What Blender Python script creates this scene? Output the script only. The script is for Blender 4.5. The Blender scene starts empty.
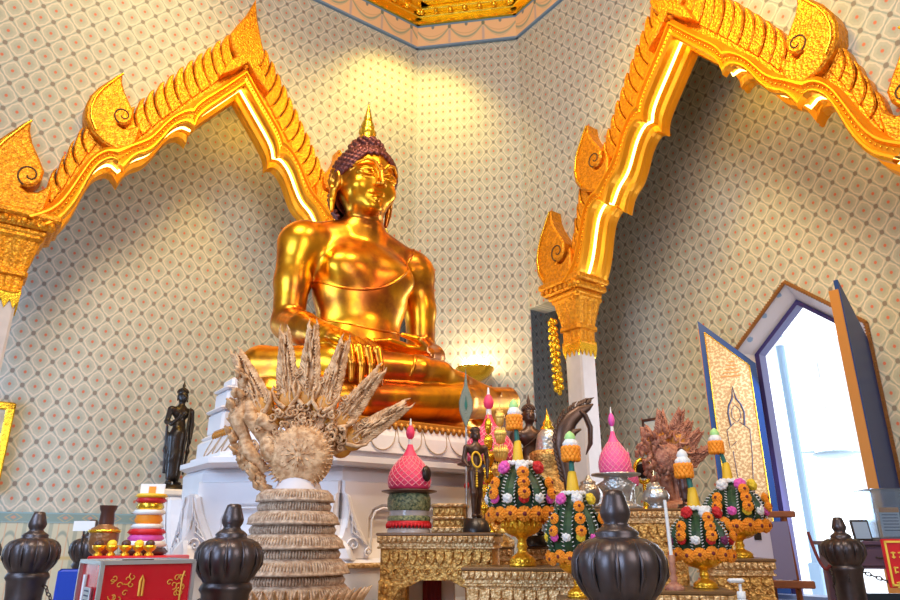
import bpy, math, random
import numpy as np
from mathutils import Vector, Matrix, noise as mnoise
random.seed(7)
R = math.radians
SC = bpy.context.scene
COL = SC.collection
ZC = 1.0                                     # eye height

# ------------------------------------------------------------ materials
def nt(name):
    m = bpy.data.materials.new(name); m.use_nodes = True
    N = m.node_tree.nodes; L = m.node_tree.links
    b = N['Principled BSDF']
    return m, N, L, b
def setp(b, **k):
    for n, v in k.items():
        n = n.replace('_', ' ')
        b.inputs[n].default_value = v
def c4(c): return (c[0], c[1], c[2], 1)
def node(N, t, **k):
    n = N.new(t)
    for a, v in k.items(): setattr(n, a, v)
    return n
def mat(name, col, rough=.5, metal=0., bump=0., bscale=20., btype='noise', var=0., col2=None, vscale=6., coat=0., emit=None, es=0., sub=0.):
    """plain principled material with optional colour variation and carved bump"""
    m, N, L, b = nt(name)
    setp(b, Base_Color=c4(col), Roughness=rough, Metallic=metal, Coat_Weight=coat)
    if sub: setp(b, Subsurface_Weight=sub)
    if emit: setp(b, Emission_Color=c4(emit), Emission_Strength=es)
    tc = node(N, 'ShaderNodeTexCoord')
    if var > 0 or col2:
        n = node(N, 'ShaderNodeTexNoise'); n.inputs['Scale'].default_value = vscale; n.inputs['Detail'].default_value = 4
        L.new(tc.outputs['Object'], n.inputs['Vector'])
        r = node(N, 'ShaderNodeValToRGB')
        r.color_ramp.elements[0].position = .35; r.color_ramp.elements[1].position = .65
        c2 = col2 or tuple(max(0, x * (1 - var)) for x in col)
        r.color_ramp.elements[0].color = c4(c2); r.color_ramp.elements[1].color = c4(col)
        L.new(n.outputs['Fac'], r.inputs[0]); L.new(r.outputs[0], b.inputs['Base Color'])
    if bump > 0:
        if btype == 'voronoi':
            n = node(N, 'ShaderNodeTexVoronoi'); n.inputs['Scale'].default_value = bscale; out = n.outputs['Distance']
        elif btype == 'wave':
            n = node(N, 'ShaderNodeTexWave'); n.inputs['Scale'].default_value = bscale; n.inputs['Distortion'].default_value = 6; n.inputs['Detail'].default_value = 2; out = n.outputs['Fac']
        else:
            n = node(N, 'ShaderNodeTexNoise'); n.inputs['Scale'].default_value = bscale; n.inputs['Detail'].default_value = 3; out = n.outputs['Fac']
        L.new(tc.outputs['Object'], n.inputs['Vector'])
        bp = node(N, 'ShaderNodeBump'); bp.inputs['Strength'].default_value = bump; bp.inputs['Distance'].default_value = min(.02, .35 / bscale)
        L.new(out, bp.inputs['Height']); L.new(bp.outputs[0], b.inputs['Normal'])
    return m

class G:
    """tiny node-expression helper"""
    def __init__(s, N, L): s.N, s.L = N, L
    def m(s, op, a, b=None, c=None):
        n = s.N.new('ShaderNodeMath'); n.operation = op
        for i, x in enumerate((a, b, c)):
            if x is None: continue
            if isinstance(x, (int, float)): n.inputs[i].default_value = x
            else: s.L.new(x, n.inputs[i])
        return n.outputs[0]
    def mix(s, f, a, b):
        n = s.N.new('ShaderNodeMix'); n.data_type = 'RGBA'
        if isinstance(f, (int, float)): n.inputs[0].default_value = f
        else: s.L.new(f, n.inputs[0])
        for i, x in ((6, a), (7, b)):
            if isinstance(x, tuple): n.inputs[i].default_value = c4(x)
            else: s.L.new(x, n.inputs[i])
        return n.outputs[2]
    def step(s, x, e, w=.02):      # smooth 0..1 as x passes e
        n = s.N.new('ShaderNodeMapRange'); n.interpolation_type = 'SMOOTHSTEP'
        s.L.new(x, n.inputs[0]); n.inputs[1].default_value = e - w; n.inputs[2].default_value = e + w
        return n.outputs[0]
    def band(s, x, c, hw, w=.015):
        d = s.m('ABSOLUTE', s.m('SUBTRACT', x, c))
        return s.m('SUBTRACT', 1., s.step(d, hw, w))

def wallpaper(name, w, h, tint=(1, 1, 1), ring_h=1.):
    """diamond lattice of dark dots with a pale ringed medallion and a red eye in each diamond"""
    m, N, L, b = nt(name); g = G(N, L)
    uv = node(N, 'ShaderNodeUVMap'); sp = node(N, 'ShaderNodeSeparateXYZ'); L.new(uv.outputs[0], sp.inputs[0])
    X = g.m('DIVIDE', sp.outputs[0], w); Z = g.m('DIVIDE', sp.outputs[1], h)
    A = g.m('FRACT', g.m('ADD', X, Z)); B = g.m('FRACT', g.m('SUBTRACT', X, Z))
    a = g.m('SUBTRACT', A, .5); c = g.m('SUBTRACT', B, .5)
    u = g.m('MULTIPLY', g.m('ADD', a, c), .5); v = g.m('MULTIPLY', g.m('SUBTRACT', a, c), .5)
    au, av = g.m('ABSOLUTE', u), g.m('ABSOLUTE', v)
    rr = g.m('SQRT', g.m('ADD', g.m('MULTIPLY', u, u), g.m('MULTIPLY', v, v)))
    # medallion: circle with a little point at top and bottom
    di = g.m('ADD', au, av)
    med = g.m('ADD', g.m('ADD', g.m('MULTIPLY', rr, .70), g.m('MULTIPLY', di, .26)), g.m('MULTIPLY', g.m('COSINE', g.m('MULTIPLY', g.m('ARCTAN2', v, u), 8.)), -.010))
    edge = g.m('MAXIMUM', g.m('ABSOLUTE', a), g.m('ABSOLUTE', c))        # .5 on the lattice lines
    t = lambda c_: tuple(x * y for x, y in zip(c_, tint))
    col = t((.48, .47, .43))
    col = g.mix(g.m('MULTIPLY', g.band(edge, .432, .010, .012), .5), col, t((.54, .50, .44)))
    col = g.mix(g.m('MULTIPLY', g.step(edge, .458, .014), .9), col, t((.29, .335, .325)))
    col = g.mix(g.m('MULTIPLY', g.band(med, .318, .024, .014), .95), col, t((.62, .54, .48)))
    inn = g.m('SUBTRACT', 1., g.step(med, .288, .015))
    col = g.mix(g.m('MULTIPLY', inn, .9), col, t((.42, .42, .38)))
    col = g.mix(g.m('MULTIPLY', g.m('SUBTRACT', 1., g.step(med, .18, .05)), .75), col, t((.34, .36, .33)))
    # small leaves above and below the eye
    leaf = g.m('MULTIPLY', g.band(av, .12, .035, .02), g.band(u, 0., .02, .02))
    col = g.mix(g.m('MULTIPLY', leaf, .6), col, t((.5, .33, .27)))
    eye = g.m('SUBTRACT', 1., g.step(rr, .060, .018))
    col = g.mix(g.m('MULTIPLY', eye, .95), col, t((.58, .13, .07)))
    # dark rosettes on the crossings
    ca = g.m('SUBTRACT', .5, g.m('ABSOLUTE', a)); cc = g.m('SUBTRACT', .5, g.m('ABSOLUTE', c))
    cr = g.m('SQRT', g.m('ADD', g.m('MULTIPLY', ca, ca), g.m('MULTIPLY', cc, cc)))
    dot = g.m('SUBTRACT', 1., g.step(cr, .135, .03))
    col = g.mix(g.m('MULTIPLY', dot, .85), col, t((.19, .15, .14)))
    n = node(N, 'ShaderNodeTexNoise'); n.inputs['Scale'].default_value = 1.2; n.inputs['Detail'].default_value = 3
    L.new(uv.outputs[0], n.inputs['Vector'])
    vv = g.m('ADD', g.m('MULTIPLY', n.outputs['Fac'], .16), .92)
    mx = node(N, 'ShaderNodeMix', data_type='RGBA', blend_type='MULTIPLY'); mx.inputs[0].default_value = 1
    cmb = node(N, 'ShaderNodeCombineColor')
    for i in range(3): L.new(vv, cmb.inputs[i])
    L.new(col, mx.inputs[6]); L.new(cmb.outputs[0], mx.inputs[7])
    L.new(mx.outputs[2], b.inputs['Base Color']); setp(b, Roughness=.62)
    return m

def swag_mat():
    """peach frieze with blue borders and green swags"""
    m, N, L, b = nt('frieze paint'); g = G(N, L)
    uv = node(N, 'ShaderNodeUVMap'); sp = node(N, 'ShaderNodeSeparateXYZ'); L.new(uv.outputs[0], sp.inputs[0])
    P = .74
    X = g.m('SUBTRACT', g.m('FRACT', g.m('DIVIDE', sp.outputs[0], P)), .5)      # -.5..5
    Z = sp.outputs[1]                                                          # 0..1 over the band
    q = g.m('MULTIPLY', g.m('MULTIPLY', X, X), 4.)
    col = (.78, .50, .30)
    for z0, d, hw, cc, st in ((.80, .52, .045, (.24, .33, .27), .85), (.80, .36, .015, (.50, .34, .2), .8), (.80, .62, .014, (.4, .42, .32), .7)):
        curve = g.m('ADD', z0 - d, g.m('MULTIPLY', q, d))
        dd = g.m('ABSOLUTE', g.m('SUBTRACT', Z, curve))
        col = g.mix(g.m('MULTIPLY', g.m('SUBTRACT', 1., g.step(dd, hw, .03)), st), col, cc)
    r = g.m('SUBTRACT', .5, g.m('ABSOLUTE', X))
    pen = g.m('MULTIPLY', g.band(r, 0, .035, .02), g.band(Z, .38, .3, .04))
    col = g.mix(g.m('MULTIPLY', pen, .7), col, (.42, .36, .42))
    kn = g.m('SQRT', g.m('ADD', g.m('MULTIPLY', g.m('MULTIPLY', r, r), 4.), g.m('POWER', g.m('SUBTRACT', Z, .82), 2.)))
    col = g.mix(g.m('SUBTRACT', 1., g.step(kn, .10, .02)), col, (.16, .19, .17))
    k2 = g.m('SQRT', g.m('ADD', g.m('MULTIPLY', g.m('MULTIPLY', X, X), 4.), g.m('POWER', g.m('SUBTRACT', Z, .85), 2.)))
    col = g.mix(g.m('SUBTRACT', 1., g.step(k2, .09, .02)), col, (.20, .22, .24))
    col = g.mix(g.step(Z, .885, .01), col, (.13, .24, .42))
    col = g.mix(g.m('SUBTRACT', 1., g.step(Z, .07, .01)), col, (.16, .27, .45))
    L.new(col, b.inputs['Base Color']); setp(b, Roughness=.6)
    return m

def dado_mats():
    m, N, L, b = nt('dado border paint'); g = G(N, L)
    uv = node(N, 'ShaderNodeUVMap'); sp = node(N, 'ShaderNodeSeparateXYZ'); L.new(uv.outputs[0], sp.inputs[0])
    X = g.m('SUBTRACT', g.m('FRACT', g.m('DIVIDE', sp.outputs[0], .34)), .5); Z = sp.outputs[1]
    col = (.20, .29, .30)
    e = g.m('ADD', g.m('MULTIPLY', g.m('ABSOLUTE', X), 2.), g.m('MULTIPLY', g.m('ABSOLUTE', g.m('SUBTRACT', Z, .5)), 1.4))
    col = g.mix(g.band(e, .62, .08, .05), col, (.38, .34, .24))
    col = g.mix(g.m('SUBTRACT', 1., g.step(e, .25, .06)), col, (.5, .26, .2))
    col = g.mix(g.step(Z, .86, .02), col, (.22, .36, .44))
    col = g.mix(g.m('SUBTRACT', 1., g.step(Z, .12, .02)), col, (.25, .36, .40))
    L.new(col, b.inputs['Base Color']); setp(b, Roughness=.6)
    m2, N, L, b = nt('dado panel paint'); g = G(N, L)
    uv = node(N, 'ShaderNodeUVMap'); sp = node(N, 'ShaderNodeSeparateXYZ'); L.new(uv.outputs[0], sp.inputs[0])
    X = g.m('SUBTRACT', g.m('FRACT', g.m('DIVIDE', sp.outputs[0], .34)), .5); Z = sp.outputs[1]
    q = g.m('MULTIPLY', g.m('POWER', g.m('ABSOLUTE', X), 2.2), 2.2)
    arch = g.m('ADD', Z, q)
    col = (.52, .50, .40)
    col = g.mix(g.band(arch, 1.08, .03, .02), col, (.28, .33, .30))
    col = g.mix(g.m('MULTIPLY', g.step(g.m('ABSOLUTE', X), .42, .02), .8), col, (.30, .34, .30))
    col = g.mix(g.band(g.m('ABSOLUTE', X), .2, .02, .02), col, (.55, .36, .25))
    col = g.mix(g.band(Z, .72, .025, .02), col, (.5, .40, .2))
    L.new(col, b.inputs['Base Color']); setp(b, Roughness=.6)
    return m, m2

M = {}
M['paper'] = wallpaper('wallpaper', .34, .42)
M['paper_b'] = wallpaper('wallpaper back', .297, .42)
M['frieze'] = swag_mat()
M['dado_border'], M['dado'] = dado_mats()
M['gold'] = mat('gilded carving', (.90, .38, .018), .42, .6, bump=.9, bscale=30, btype='voronoi', col2=(.62, .22, .01), vscale=22)
M['gold_smooth'] = mat('gilded moulding', (.92, .39, .014), .40, .6, bump=.12, bscale=9)
M['gold_bright'] = mat('polished gold leaf', (1., .62, .05), .25, .9, bump=.15, bscale=30, btype='voronoi')
M['cut_shade'] = mat('painted recess shade', (.10, .05, .02), .8)
M['led'] = mat('warm strip light', (1, .8, .3), .5, emit=(1., .72, .16), es=9.)
M['red_panel'] = mat('crimson ceiling paint', (.35, .012, .01), .5, bump=.1, bscale=20)
M['floor'] = mat('polished stone floor', (.42, .36, .30), .25, var=.15, vscale=3)
M['plaster'] = mat('white column paint', (.66, .60, .62), .5, var=.06, vscale=8)

# ------------------------------------------------------------ mesh builder
class MB:
    def __init__(s): s.v = []; s.f = []; s.sm = []; s.uv = None; s.M = Matrix.Identity(4)
    def at(s, loc=(0, 0, 0), rz=0, rx=0, ry=0, sc=(1, 1, 1)):
        s.M = Matrix.Translation(loc) @ Matrix.Rotation(rz, 4, 'Z') @ Matrix.Rotation(ry, 4, 'Y') @ Matrix.Rotation(rx, 4, 'X') @ Matrix.Diagonal((*sc, 1)); return s
    def mat4(s, m): s.M = m; return s
    def add(s, vs, fs, smooth=True):
        o = len(s.v); s.v += [tuple(s.M @ Vector(p)) for p in vs]
        flip = s.M.determinant() < 0
        for f in fs:
            s.f.append(tuple(o + i for i in (reversed(f) if flip else f))); s.sm.append(smooth)
        return s
    def box(s, c, d, bev=0., top=1.):
        x, y, z = (k / 2 for k in d)
        if bev <= 0:
            vs = [(c[0] + i * x * (top if k > 0 else 1), c[1] + j * y * (top if k > 0 else 1), c[2] + k * z) for i in (-1, 1) for j in (-1, 1) for k in (-1, 1)]
            return s.add(vs, [(0, 1, 3, 2), (4, 6, 7, 5), (0, 4, 5, 1), (2, 3, 7, 6), (0, 2, 6, 4), (1, 5, 7, 3)], False)
        b = min(bev, x * .9, y * .9, z * .9)
        rings = []
        for zz, ins in ((-z, b), (-z + b, 0), (z - b, 0), (z, b)):
            xx, yy = x - ins, y - ins
            rings.append([(c[0] + p, c[1] + q, c[2] + zz) for p, q in ((-xx + b, -yy), (xx - b, -yy), (xx, -yy + b), (xx, yy - b), (xx - b, yy), (-xx + b, yy), (-xx, yy - b), (-xx, -yy + b))])
        return s.loft(rings, smooth=False)
    def loft(s, rings, closed=True, caps=True, smooth=True):
        n = len(rings[0]); vs = [p for r in rings for p in r]; fs = []
        for i in range(len(rings) - 1):
            for j in range(n if closed else n - 1):
                k = (j + 1) % n
                fs.append((i * n + j, i * n + k, (i + 1) * n + k, (i + 1) * n + j))
        s.add(vs, fs, smooth)
        if caps:
            s.add(rings[0], [tuple(reversed(range(n)))], False); s.add(rings[-1], [tuple(range(n))], False)
        return s
    def lathe(s, prof, n=24, c=(0, 0, 0), lobes=0, amp=0., smooth=True, sx=1, sy=1, caps=True):
        rings = []
        for r, z in prof:
            rings.append([(c[0] + sx * r * (1 + amp * abs(math.sin(lobes * t / 2)) if lobes else r * 0 + 1 * r / max(r, 1e-9)) * math.cos(t) if lobes else c[0] + sx * r * math.cos(t),
                           c[1] + sy * r * (1 + amp * abs(math.sin(lobes * t / 2))) * math.sin(t) if lobes else c[1] + sy * r * math.sin(t), c[2] + z) for t in [2 * math.pi * k / n for k in range(n)]])
        return s.loft(rings, smooth=smooth, caps=caps)
    def tube(s, pts, rad, n=8, caps=True, smooth=True, flat=1.):
        pts = [Vector(p) for p in pts]; m = len(pts)
        if isinstance(rad, (int, float)): rad = [rad] * m
        rings = []; up = None
        for i in range(m):
            t = (pts[min(i + 1, m - 1)] - pts[max(i - 1, 0)])
            t = t.normalized() if t.length > 1e-9 else Vector((0, 0, 1))
            if up is None: up = Vector((0, 0, 1)) if abs(t.z) < .9 else Vector((0, 1, 0))
            a = t.cross(up)
            a = a.normalized() if a.length > 1e-6 else t.orthogonal().normalized()
            b = a.cross(t).normalized(); up = b
            rings.append([tuple(pts[i] + a * (math.cos(q) * rad[i]) + b * (math.sin(q) * rad[i] * flat)) for q in [2 * math.pi * k / n for k in range(n)]])
        return s.loft(rings, smooth=smooth, caps=caps)
    def sph(s, c, r, n=12, m=8):
        if isinstance(r, (int, float)): r = (r, r, r)
        vs = [(c[0], c[1], c[2] - r[2])]; fs = []
        for i in range(1, m):
            a = -math.pi / 2 + math.pi * i / m
            for j in range(n):
                t = 2 * math.pi * j / n
                vs.append((c[0] + r[0] * math.cos(a) * math.cos(t), c[1] + r[1] * math.cos(a) * math.sin(t), c[2] + r[2] * math.sin(a)))
        vs.append((c[0], c[1], c[2] + r[2]))
        for j in range(n):
            k = (j + 1) % n; fs.append((0, 1 + k, 1 + j)); fs.append((len(vs) - 1, 1 + (m - 2) * n + j, 1 + (m - 2) * n + k))
            for i in range(m - 2): fs.append((1 + i * n + j, 1 + i * n + k, 1 + (i + 1) * n + k, 1 + (i + 1) * n + j))
        return s.add(vs, fs)
    def prism(s, poly, y0, y1, bev=0.):
        """poly in (x,z), extruded from y0 (front) to y1; bev pulls the front face in"""
        n = len(poly)
        area = sum(poly[i][0] * poly[(i + 1) % n][1] - poly[(i + 1) % n][0] * poly[i][1] for i in range(n))
        if area < 0: poly = poly[::-1]
        cx = sum(p[0] for p in poly) / n; cz = sum(p[1] for p in poly) / n
        rows = []
        if bev > 0:
            ins = []
            for i in range(n):
                p0, p1, p2 = Vector(poly[i - 1]), Vector(poly[i]), Vector(poly[(i + 1) % n])
                d1 = (p1 - p0); d2 = (p2 - p1)
                d1 = d1.normalized() if d1.length > 1e-9 else Vector((1, 0)); d2 = d2.normalized() if d2.length > 1e-9 else d1
                nn = Vector((-d1.y - d2.y, d1.x + d2.x))
                nn = nn.normalized() if nn.length > 1e-6 else Vector((-d1.y, d1.x))
                ins.append(p1 + nn * bev)
            rows.append([(p.x, y0, p.y) for p in ins]); rows.append([(p[0], y0 + bev, p[1]) for p in poly])
        else: rows.append([(p[0], y0, p[1]) for p in poly])
        rows.append([(p[0], y1, p[1]) for p in poly])
        vs = [p for r in rows for p in r]; fs = []
        for i in range(len(rows) - 1):
            for j in range(n):
                k = (j + 1) % n; fs.append((i * n + j, (i + 1) * n + j, (i + 1) * n + k, i * n + k))
        s.add(vs, fs, False)
        s.add(rows[0], [tuple(range(n))], False); s.add(rows[-1], [tuple(reversed(range(n)))], False)
        return s
    def quad(s, a, b, c, d): return s.add([a, b, c, d], [(0, 1, 2, 3)], False)
    def build(s, name, m, parent=None, loc=None, rz=0., uvf=None, label=None, kind=None):
        me = bpy.data.meshes.new(name)
        me.from_pydata(s.v, [], s.f); me.update()
        me.polygons.foreach_set('use_smooth', s.sm)
        if uvf:
            l = me.uv_layers.new(name='UVMap')
            for lp in me.loops: l.data[lp.index].uv = uvf(me.vertices[lp.vertex_index].co)
        ms = m if isinstance(m, (list, tuple)) else [m]
        for k in ms: me.materials.append(M[k] if isinstance(k, str) else k)
        o = bpy.data.objects.new(name, me); COL.objects.link(o)
        if parent: o.parent = parent
        if loc: o.location = loc
        o.rotation_euler.z = rz
        if label: o['label'] = label
        if kind: o['kind'] = kind
        return o

def tag(o, label, cat, group=None, kind=None):
    o['label'] = label; o['category'] = cat
    if group: o['group'] = group
    if kind: o['kind'] = kind
    return o
def empty(name, loc=(0, 0, 0), rz=0., label=None, cat=None, group=None):
    o = bpy.data.objects.new(name, None); COL.objects.link(o); o.location = loc; o.rotation_euler.z = rz; o.empty_display_size = .1
    if label: tag(o, label, cat, group)
    return o
def copy_tree(o, parent=None):
    c = o.copy(); COL.objects.link(c); c.parent = parent
    for ch in list(o.children): copy_tree(ch, c)
    return c
def struct(name, mb, m, loc=None, rz=0, uvf=None):
    return mb.build(name, m, None, loc, rz, uvf, kind='structure')

# ------------------------------------------------------------ camera and where things stand
FPX = 674.; TH = R(19.48); cT, sT = math.cos(TH), math.sin(TH)
cam = bpy.data.cameras.new('camera'); co = bpy.data.objects.new('camera', cam); COL.objects.link(co)
co.location = (0, 0, ZC); co.rotation_euler = (math.pi / 2 + TH, 0, 0)
cam.sensor_width = 36; cam.lens = FPX * 36 / 900; cam.clip_start = .05
SC.camera = co
def ray(u, v):
    x = (u - 450) / FPX; y = (300 - v) / FPX
    return Vector((x, cT - y * sT, sT + y * cT))
def at(u, v, Y):
    d = ray(u, v) * (Y / ray(u, v).y); return Vector((d.x, Y, d.z + ZC))
def atz(u, Y, z=None, v=None):
    """ground position (x,y) seen at column u and distance Y at height z"""
    D = Y * cT + (z - ZC) * sT
    return (u - 450) / FPX * D
def px2m(Y, z): return (Y * cT + (z - ZC) * sT) / FPX      # metres per pixel across
AA, AC, AB = R(36), R(-54), R(-9)
eA = Vector((math.cos(AA), math.sin(AA), 0)); nA = Vector((-math.sin(AA), math.cos(AA), 0))
K1 = Vector((-.571, 9.472, 0)) * 1.28; K2 = Vector((1.14, 9.201, 0)) * 1.28
ZTOP = 12.3
# ============================================================ the room
def arch_curve(P, cx=0.):
    """mirror a half profile (distance, height) into a full curve from left foot to right foot"""
    return [(cx - d, z) for d, z in reversed(P)] + [(cx + d, z) for d, z in P[1:]]
ARCH_IN = [(0, 8.35), (.34, 7.9), (.68, 7.44), (.70, 7.2), (.83, 7.29), (1.02, 7.12), (1.17, 6.77), (1.29, 6.55), (1.49, 6.42), (1.60, 6.13), (1.72, 6.31), (1.92, 6.15), (2.01, 5.89), (2.07, 5.61), (2.14, 5.36), (2.26, 5.10), (2.46, 4.93)]
ARCH_OUT = [(0, 8.74), (.35, 8.24), (.70, 7.84), (.80, 7.68), (.92, 7.52), (1.14, 7.26), (1.30, 6.94), (1.46, 6.74), (1.66, 6.61), (1.80, 6.54), (1.93, 6.42), (2.08, 6.2), (2.18, 5.92), (2.27, 5.66), (2.36, 5.44), (2.48, 5.28), (2.70, 5.14)]
def smooth_curve(P, cusps, it=3):
    """subdivide a polyline, keeping the cusps sharp (Chaikin between cusps)"""
    out = []; seg = []; parts = []
    for i, p in enumerate(P):
        seg.append(p)
        if i in cusps or i == len(P) - 1:
            parts.append(seg); seg = [p]
    for sg in parts:
        q = sg
        if len(sg) > 2:
            for _ in range(it):
                r = [q[0]]
                for a, b in zip(q[:-1], q[1:]):
                    r += [(a[0] * .75 + b[0] * .25, a[1] * .75 + b[1] * .25), (a[0] * .25 + b[0] * .75, a[1] * .25 + b[1] * .75)]
                r.append(q[-1]); q = r
        out += q if not out else q[1:]
    return out
def resample_pair(I, O, cusps, n=10):
    """both curves with matching points between cusps"""
    def rs(P, k):
        P = [Vector(p) for p in P]
        L = [0.]
        for a, b in zip(P[:-1], P[1:]): L.append(L[-1] + (b - a).length)
        r = []
        for i in range(k):
            t = L[-1] * i / (k - 1); j = 0
            while j < len(L) - 2 and L[j + 1] < t: j += 1
            f = (t - L[j]) / max(L[j + 1] - L[j], 1e-9); r.append(tuple(P[j].lerp(P[j + 1], f)))
        return r
    a = b = None; ia = 0
    for c in list(cusps) + [len(I) - 1]:
        sI, sO = I[ia:c + 1], O[ia:c + 1]
        sI = smooth_curve(sI, []); sO = smooth_curve(sO, [])
        k = max(3, int(n * (c - ia) / 3) + 2)
        rI, rO = rs(sI, k), rs(sO, k)
        if a is None: a, b = rI, rO
        else: a += rI[1:]; b += rO[1:]
        ia = c
    return a, b
AI, AO = resample_pair(ARCH_IN, ARCH_OUT, (3, 9), 10)

WT = .22         # half thickness of the arch walls
def arch_wall(name, K, rz, sgn, cx, lenw=8.):
    mid = [((a[0] + b[0]) / 2, (a[1] + b[1]) / 2) for a, b in zip(AI, AO)]
    pts = [(0, ZTOP), (0, 4.98), (cx - 2.62, 4.98)] + arch_curve(mid, cx) + [(cx + 2.62, 4.98), (lenw, 4.98), (lenw, ZTOP)]
    poly = [(sgn * x, z) for x, z in pts]
    mb = MB(); mb.prism(poly, -.02, .42)
    return struct(name, mb, 'paper', K, rz, lambda c: (c.x + .1, c.z))
arch_wall('wall_left', K1, AA, -1, 3.69)
arch_wall('wall_right', K2, AC, 1, 3.81)
d12 = (K2 - K1).length
mb = MB(); mb.box((d12 / 2, .22, ZTOP / 2), (d12 + .04, .44, ZTOP))
struct('wall_back', mb, 'paper_b', K1, AB, lambda c: (c.x, c.z))
# outer walls of the ambulatory; FA x runs -11.4..3.78 at y=1.98, FC x runs -3.55..11.3 at y=2.22
DZ0, DZ1 = 1.22, 1.37
mb = MB(); mb.box(((-11.44 + 3.78) / 2, 1.98 + .15, (DZ1 + ZTOP) / 2), (15.22, .3, ZTOP - DZ1))
struct('wall_outer_left', mb, 'paper', K1, AA, lambda c: (c.x + .07, c.z + .12))
mb = MB(); mb.box(((-11.44 + 3.78) / 2, 1.98 + .14, DZ0 / 2), (15.22, .3, DZ0))
struct('wall_dado_left', mb, 'dado', K1, AA, lambda c: (c.x, c.z))
mb = MB(); mb.box(((-11.44 + 3.78) / 2, 1.98 + .13, (DZ0 + DZ1) / 2), (15.22, .3, DZ1 - DZ0))
struct('trim_1', mb, 'dado_border', K1, AA, lambda c: (c.x, (c.z - DZ0) / (DZ1 - DZ0)))
# outer right wall with the pointed doorway cut in it
DX, DH, DA, DS, SILL = 3.65, 1.03, 4.86, 3.93, .22
mb = MB(); mb.prism([(-3.55, 0), (-3.55, ZTOP), (11.27, ZTOP), (11.27, 0), (DX + DH, 0), (DX + DH, DS), (DX, DA), (DX - DH, DS), (DX - DH, 0)], 2.22, 2.6)
struct('wall_outer_right', mb, 'paper', K2, AC, lambda c: (c.x + .12, c.z + .05))
mb = MB(); mb.box((DX, 2.42, SILL / 2), (2 * DH, .4, SILL)); mb.box((DX, 2.15, .08), (2 * DH + .3, .3, .16))
struct('trim_2', mb, mat('door sill paint', (.12, .16, .3), .4), K2, AC)
# the two walls behind the viewer, and the floor and ceiling
nC = Vector((.809, .588, 0))
mb = MB(); mb.box((0, 0, ZTOP / 2), (15.4, .2, ZTOP)); struct('wall_front', mb, 'paper', nA * -2.6 + nC * 2.7, AA, lambda c: (c.x, c.z))
mb = MB(); mb.box((0, 0, ZTOP / 2), (15.1, .2, ZTOP)); struct('wall_side', mb, 'paper', nA * 4.8 + nC * -4.9, AC, lambda c: (c.x, c.z))
mb = MB(); mb.box((0, 0, -.1), (15.3, 15.2, .2)); struct('floor', mb, 'floor', nA * 4.85 + nC * 2.75, AA)
mb = MB(); mb.box((0, 0, ZTOP + .1), (15.3, 15.2, .2)); struct('ceiling', mb, mat('ceiling paint', (.45, .36, .25), .6), nA * 4.85 + nC * 2.75, AA)

# painted frieze under the gilded ceiling: three runs
FZ0, FZ1 = 11.09, 11.70
def run(name, K, rz, x0, x1, off=0.):
    mb = MB(); mb.box(((x0 + x1) / 2, -.05, (FZ0 + FZ1) / 2), (x1 - x0, .06, FZ1 - FZ0))
    return struct(name, mb, 'frieze', K, rz, lambda c: (c.x + off, (c.z - FZ0) / (FZ1 - FZ0)))
run('trim_3', K1, AA, -8, .0, .2); run('trim_4', K1, AB, -.0, d12, .0); run('trim_5', K2, AC, 0, 8, .1)
# gilded octagonal ceiling moulding and coffers
def gild_run(K, rz, x0, x1):
    mb = MB()
    mb.prism([(0, 0)] * 0 + [(x0, FZ1 - .02), (x1, FZ1 - .02), (x1, FZ1 + .12), (x0, FZ1 + .12)], -.14, 0)
    for k, (h, d) in enumerate(((.10, .22), (.09, .34), (.09, .5))):
        z = FZ1 + .10 + k * .09; mb.box(((x0 + x1) / 2, -d / 2, z + h / 2), (x1 - x0 + d * .8, d, h), .02)
    n = int((x1 - x0) / .3)
    for i in range(n): mb.sph((x0 + (i + .5) * (x1 - x0) / n, -.3, FZ1 + .16), (.06, .06, .07), 8, 5)
    return mb, K, rz
for nm, (K, rz, x0, x1) in {'trim_6': (K1, AA, -7.4, 0), 'trim_7': (K1, AB, 0, d12), 'trim_8': (K2, AC, 0, 7.4)}.items():
    mb, K_, rz_ = gild_run(K, rz, x0, x1); struct(nm, mb, 'gold_bright', K_, rz_)
RC = nA * 4.98 + nC * 2.84            # centre of the octagon
gc = empty('gilded_coffer_ceiling', (RC.x, RC.y, 0), AA, 'gilded star-shaped coffered ceiling with crimson panels above the frieze', 'ceiling panel')
gc['kind'] = 'structure'
mb = MB()
za = FZ1 + .42
ring = [(5.26, 3.69), (3.69, 5.26), (-3.69, 5.26), (-5.26, 3.69), (-5.26, -3.69), (-3.69, -5.26), (3.69, -5.26), (5.26, -3.69)]
for i, (x, y) in enumerate(ring):
    for t, hw in ((0, .16),):
        a = Vector((x, y, za)); b = Vector((x * .25, y * .25, za))
        d = (b - a).normalized(); s_ = Vector((-d.y, d.x, 0)) * hw
        mb.loft([[tuple(p + s_), tuple(p - s_), tuple(p - s_ * .6 + Vector((0, 0, -.16))), tuple(p + s_ * .6 + Vector((0, 0, -.16)))] for p in (a, b)], smooth=False)
for q in (.88, .62, .36):
    for i in range(8):
        a = Vector((ring[i][0] * q, ring[i][1] * q, za)); b = Vector((ring[(i + 1) % 8][0] * q, ring[(i + 1) % 8][1] * q, za))
        d = (b - a).normalized(); s_ = Vector((-d.y, d.x, 0)) * .13
        mb.loft([[tuple(p + s_), tuple(p - s_), tuple(p - s_ * .6 + Vector((0, 0, -.13))), tuple(p + s_ * .6 + Vector((0, 0, -.13)))] for p in (a, b)], smooth=False)
mb.build('ceiling_rib', 'gold_bright', gc)
mb = MB(); mb.add([(x, y, za) for x, y in ring] + [(x, y, za + .05) for x, y in ring], [tuple(reversed(range(8))), tuple(range(8, 16))], False)
mb.build('ceiling_field', 'gold', gc)
mb = MB()
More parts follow.
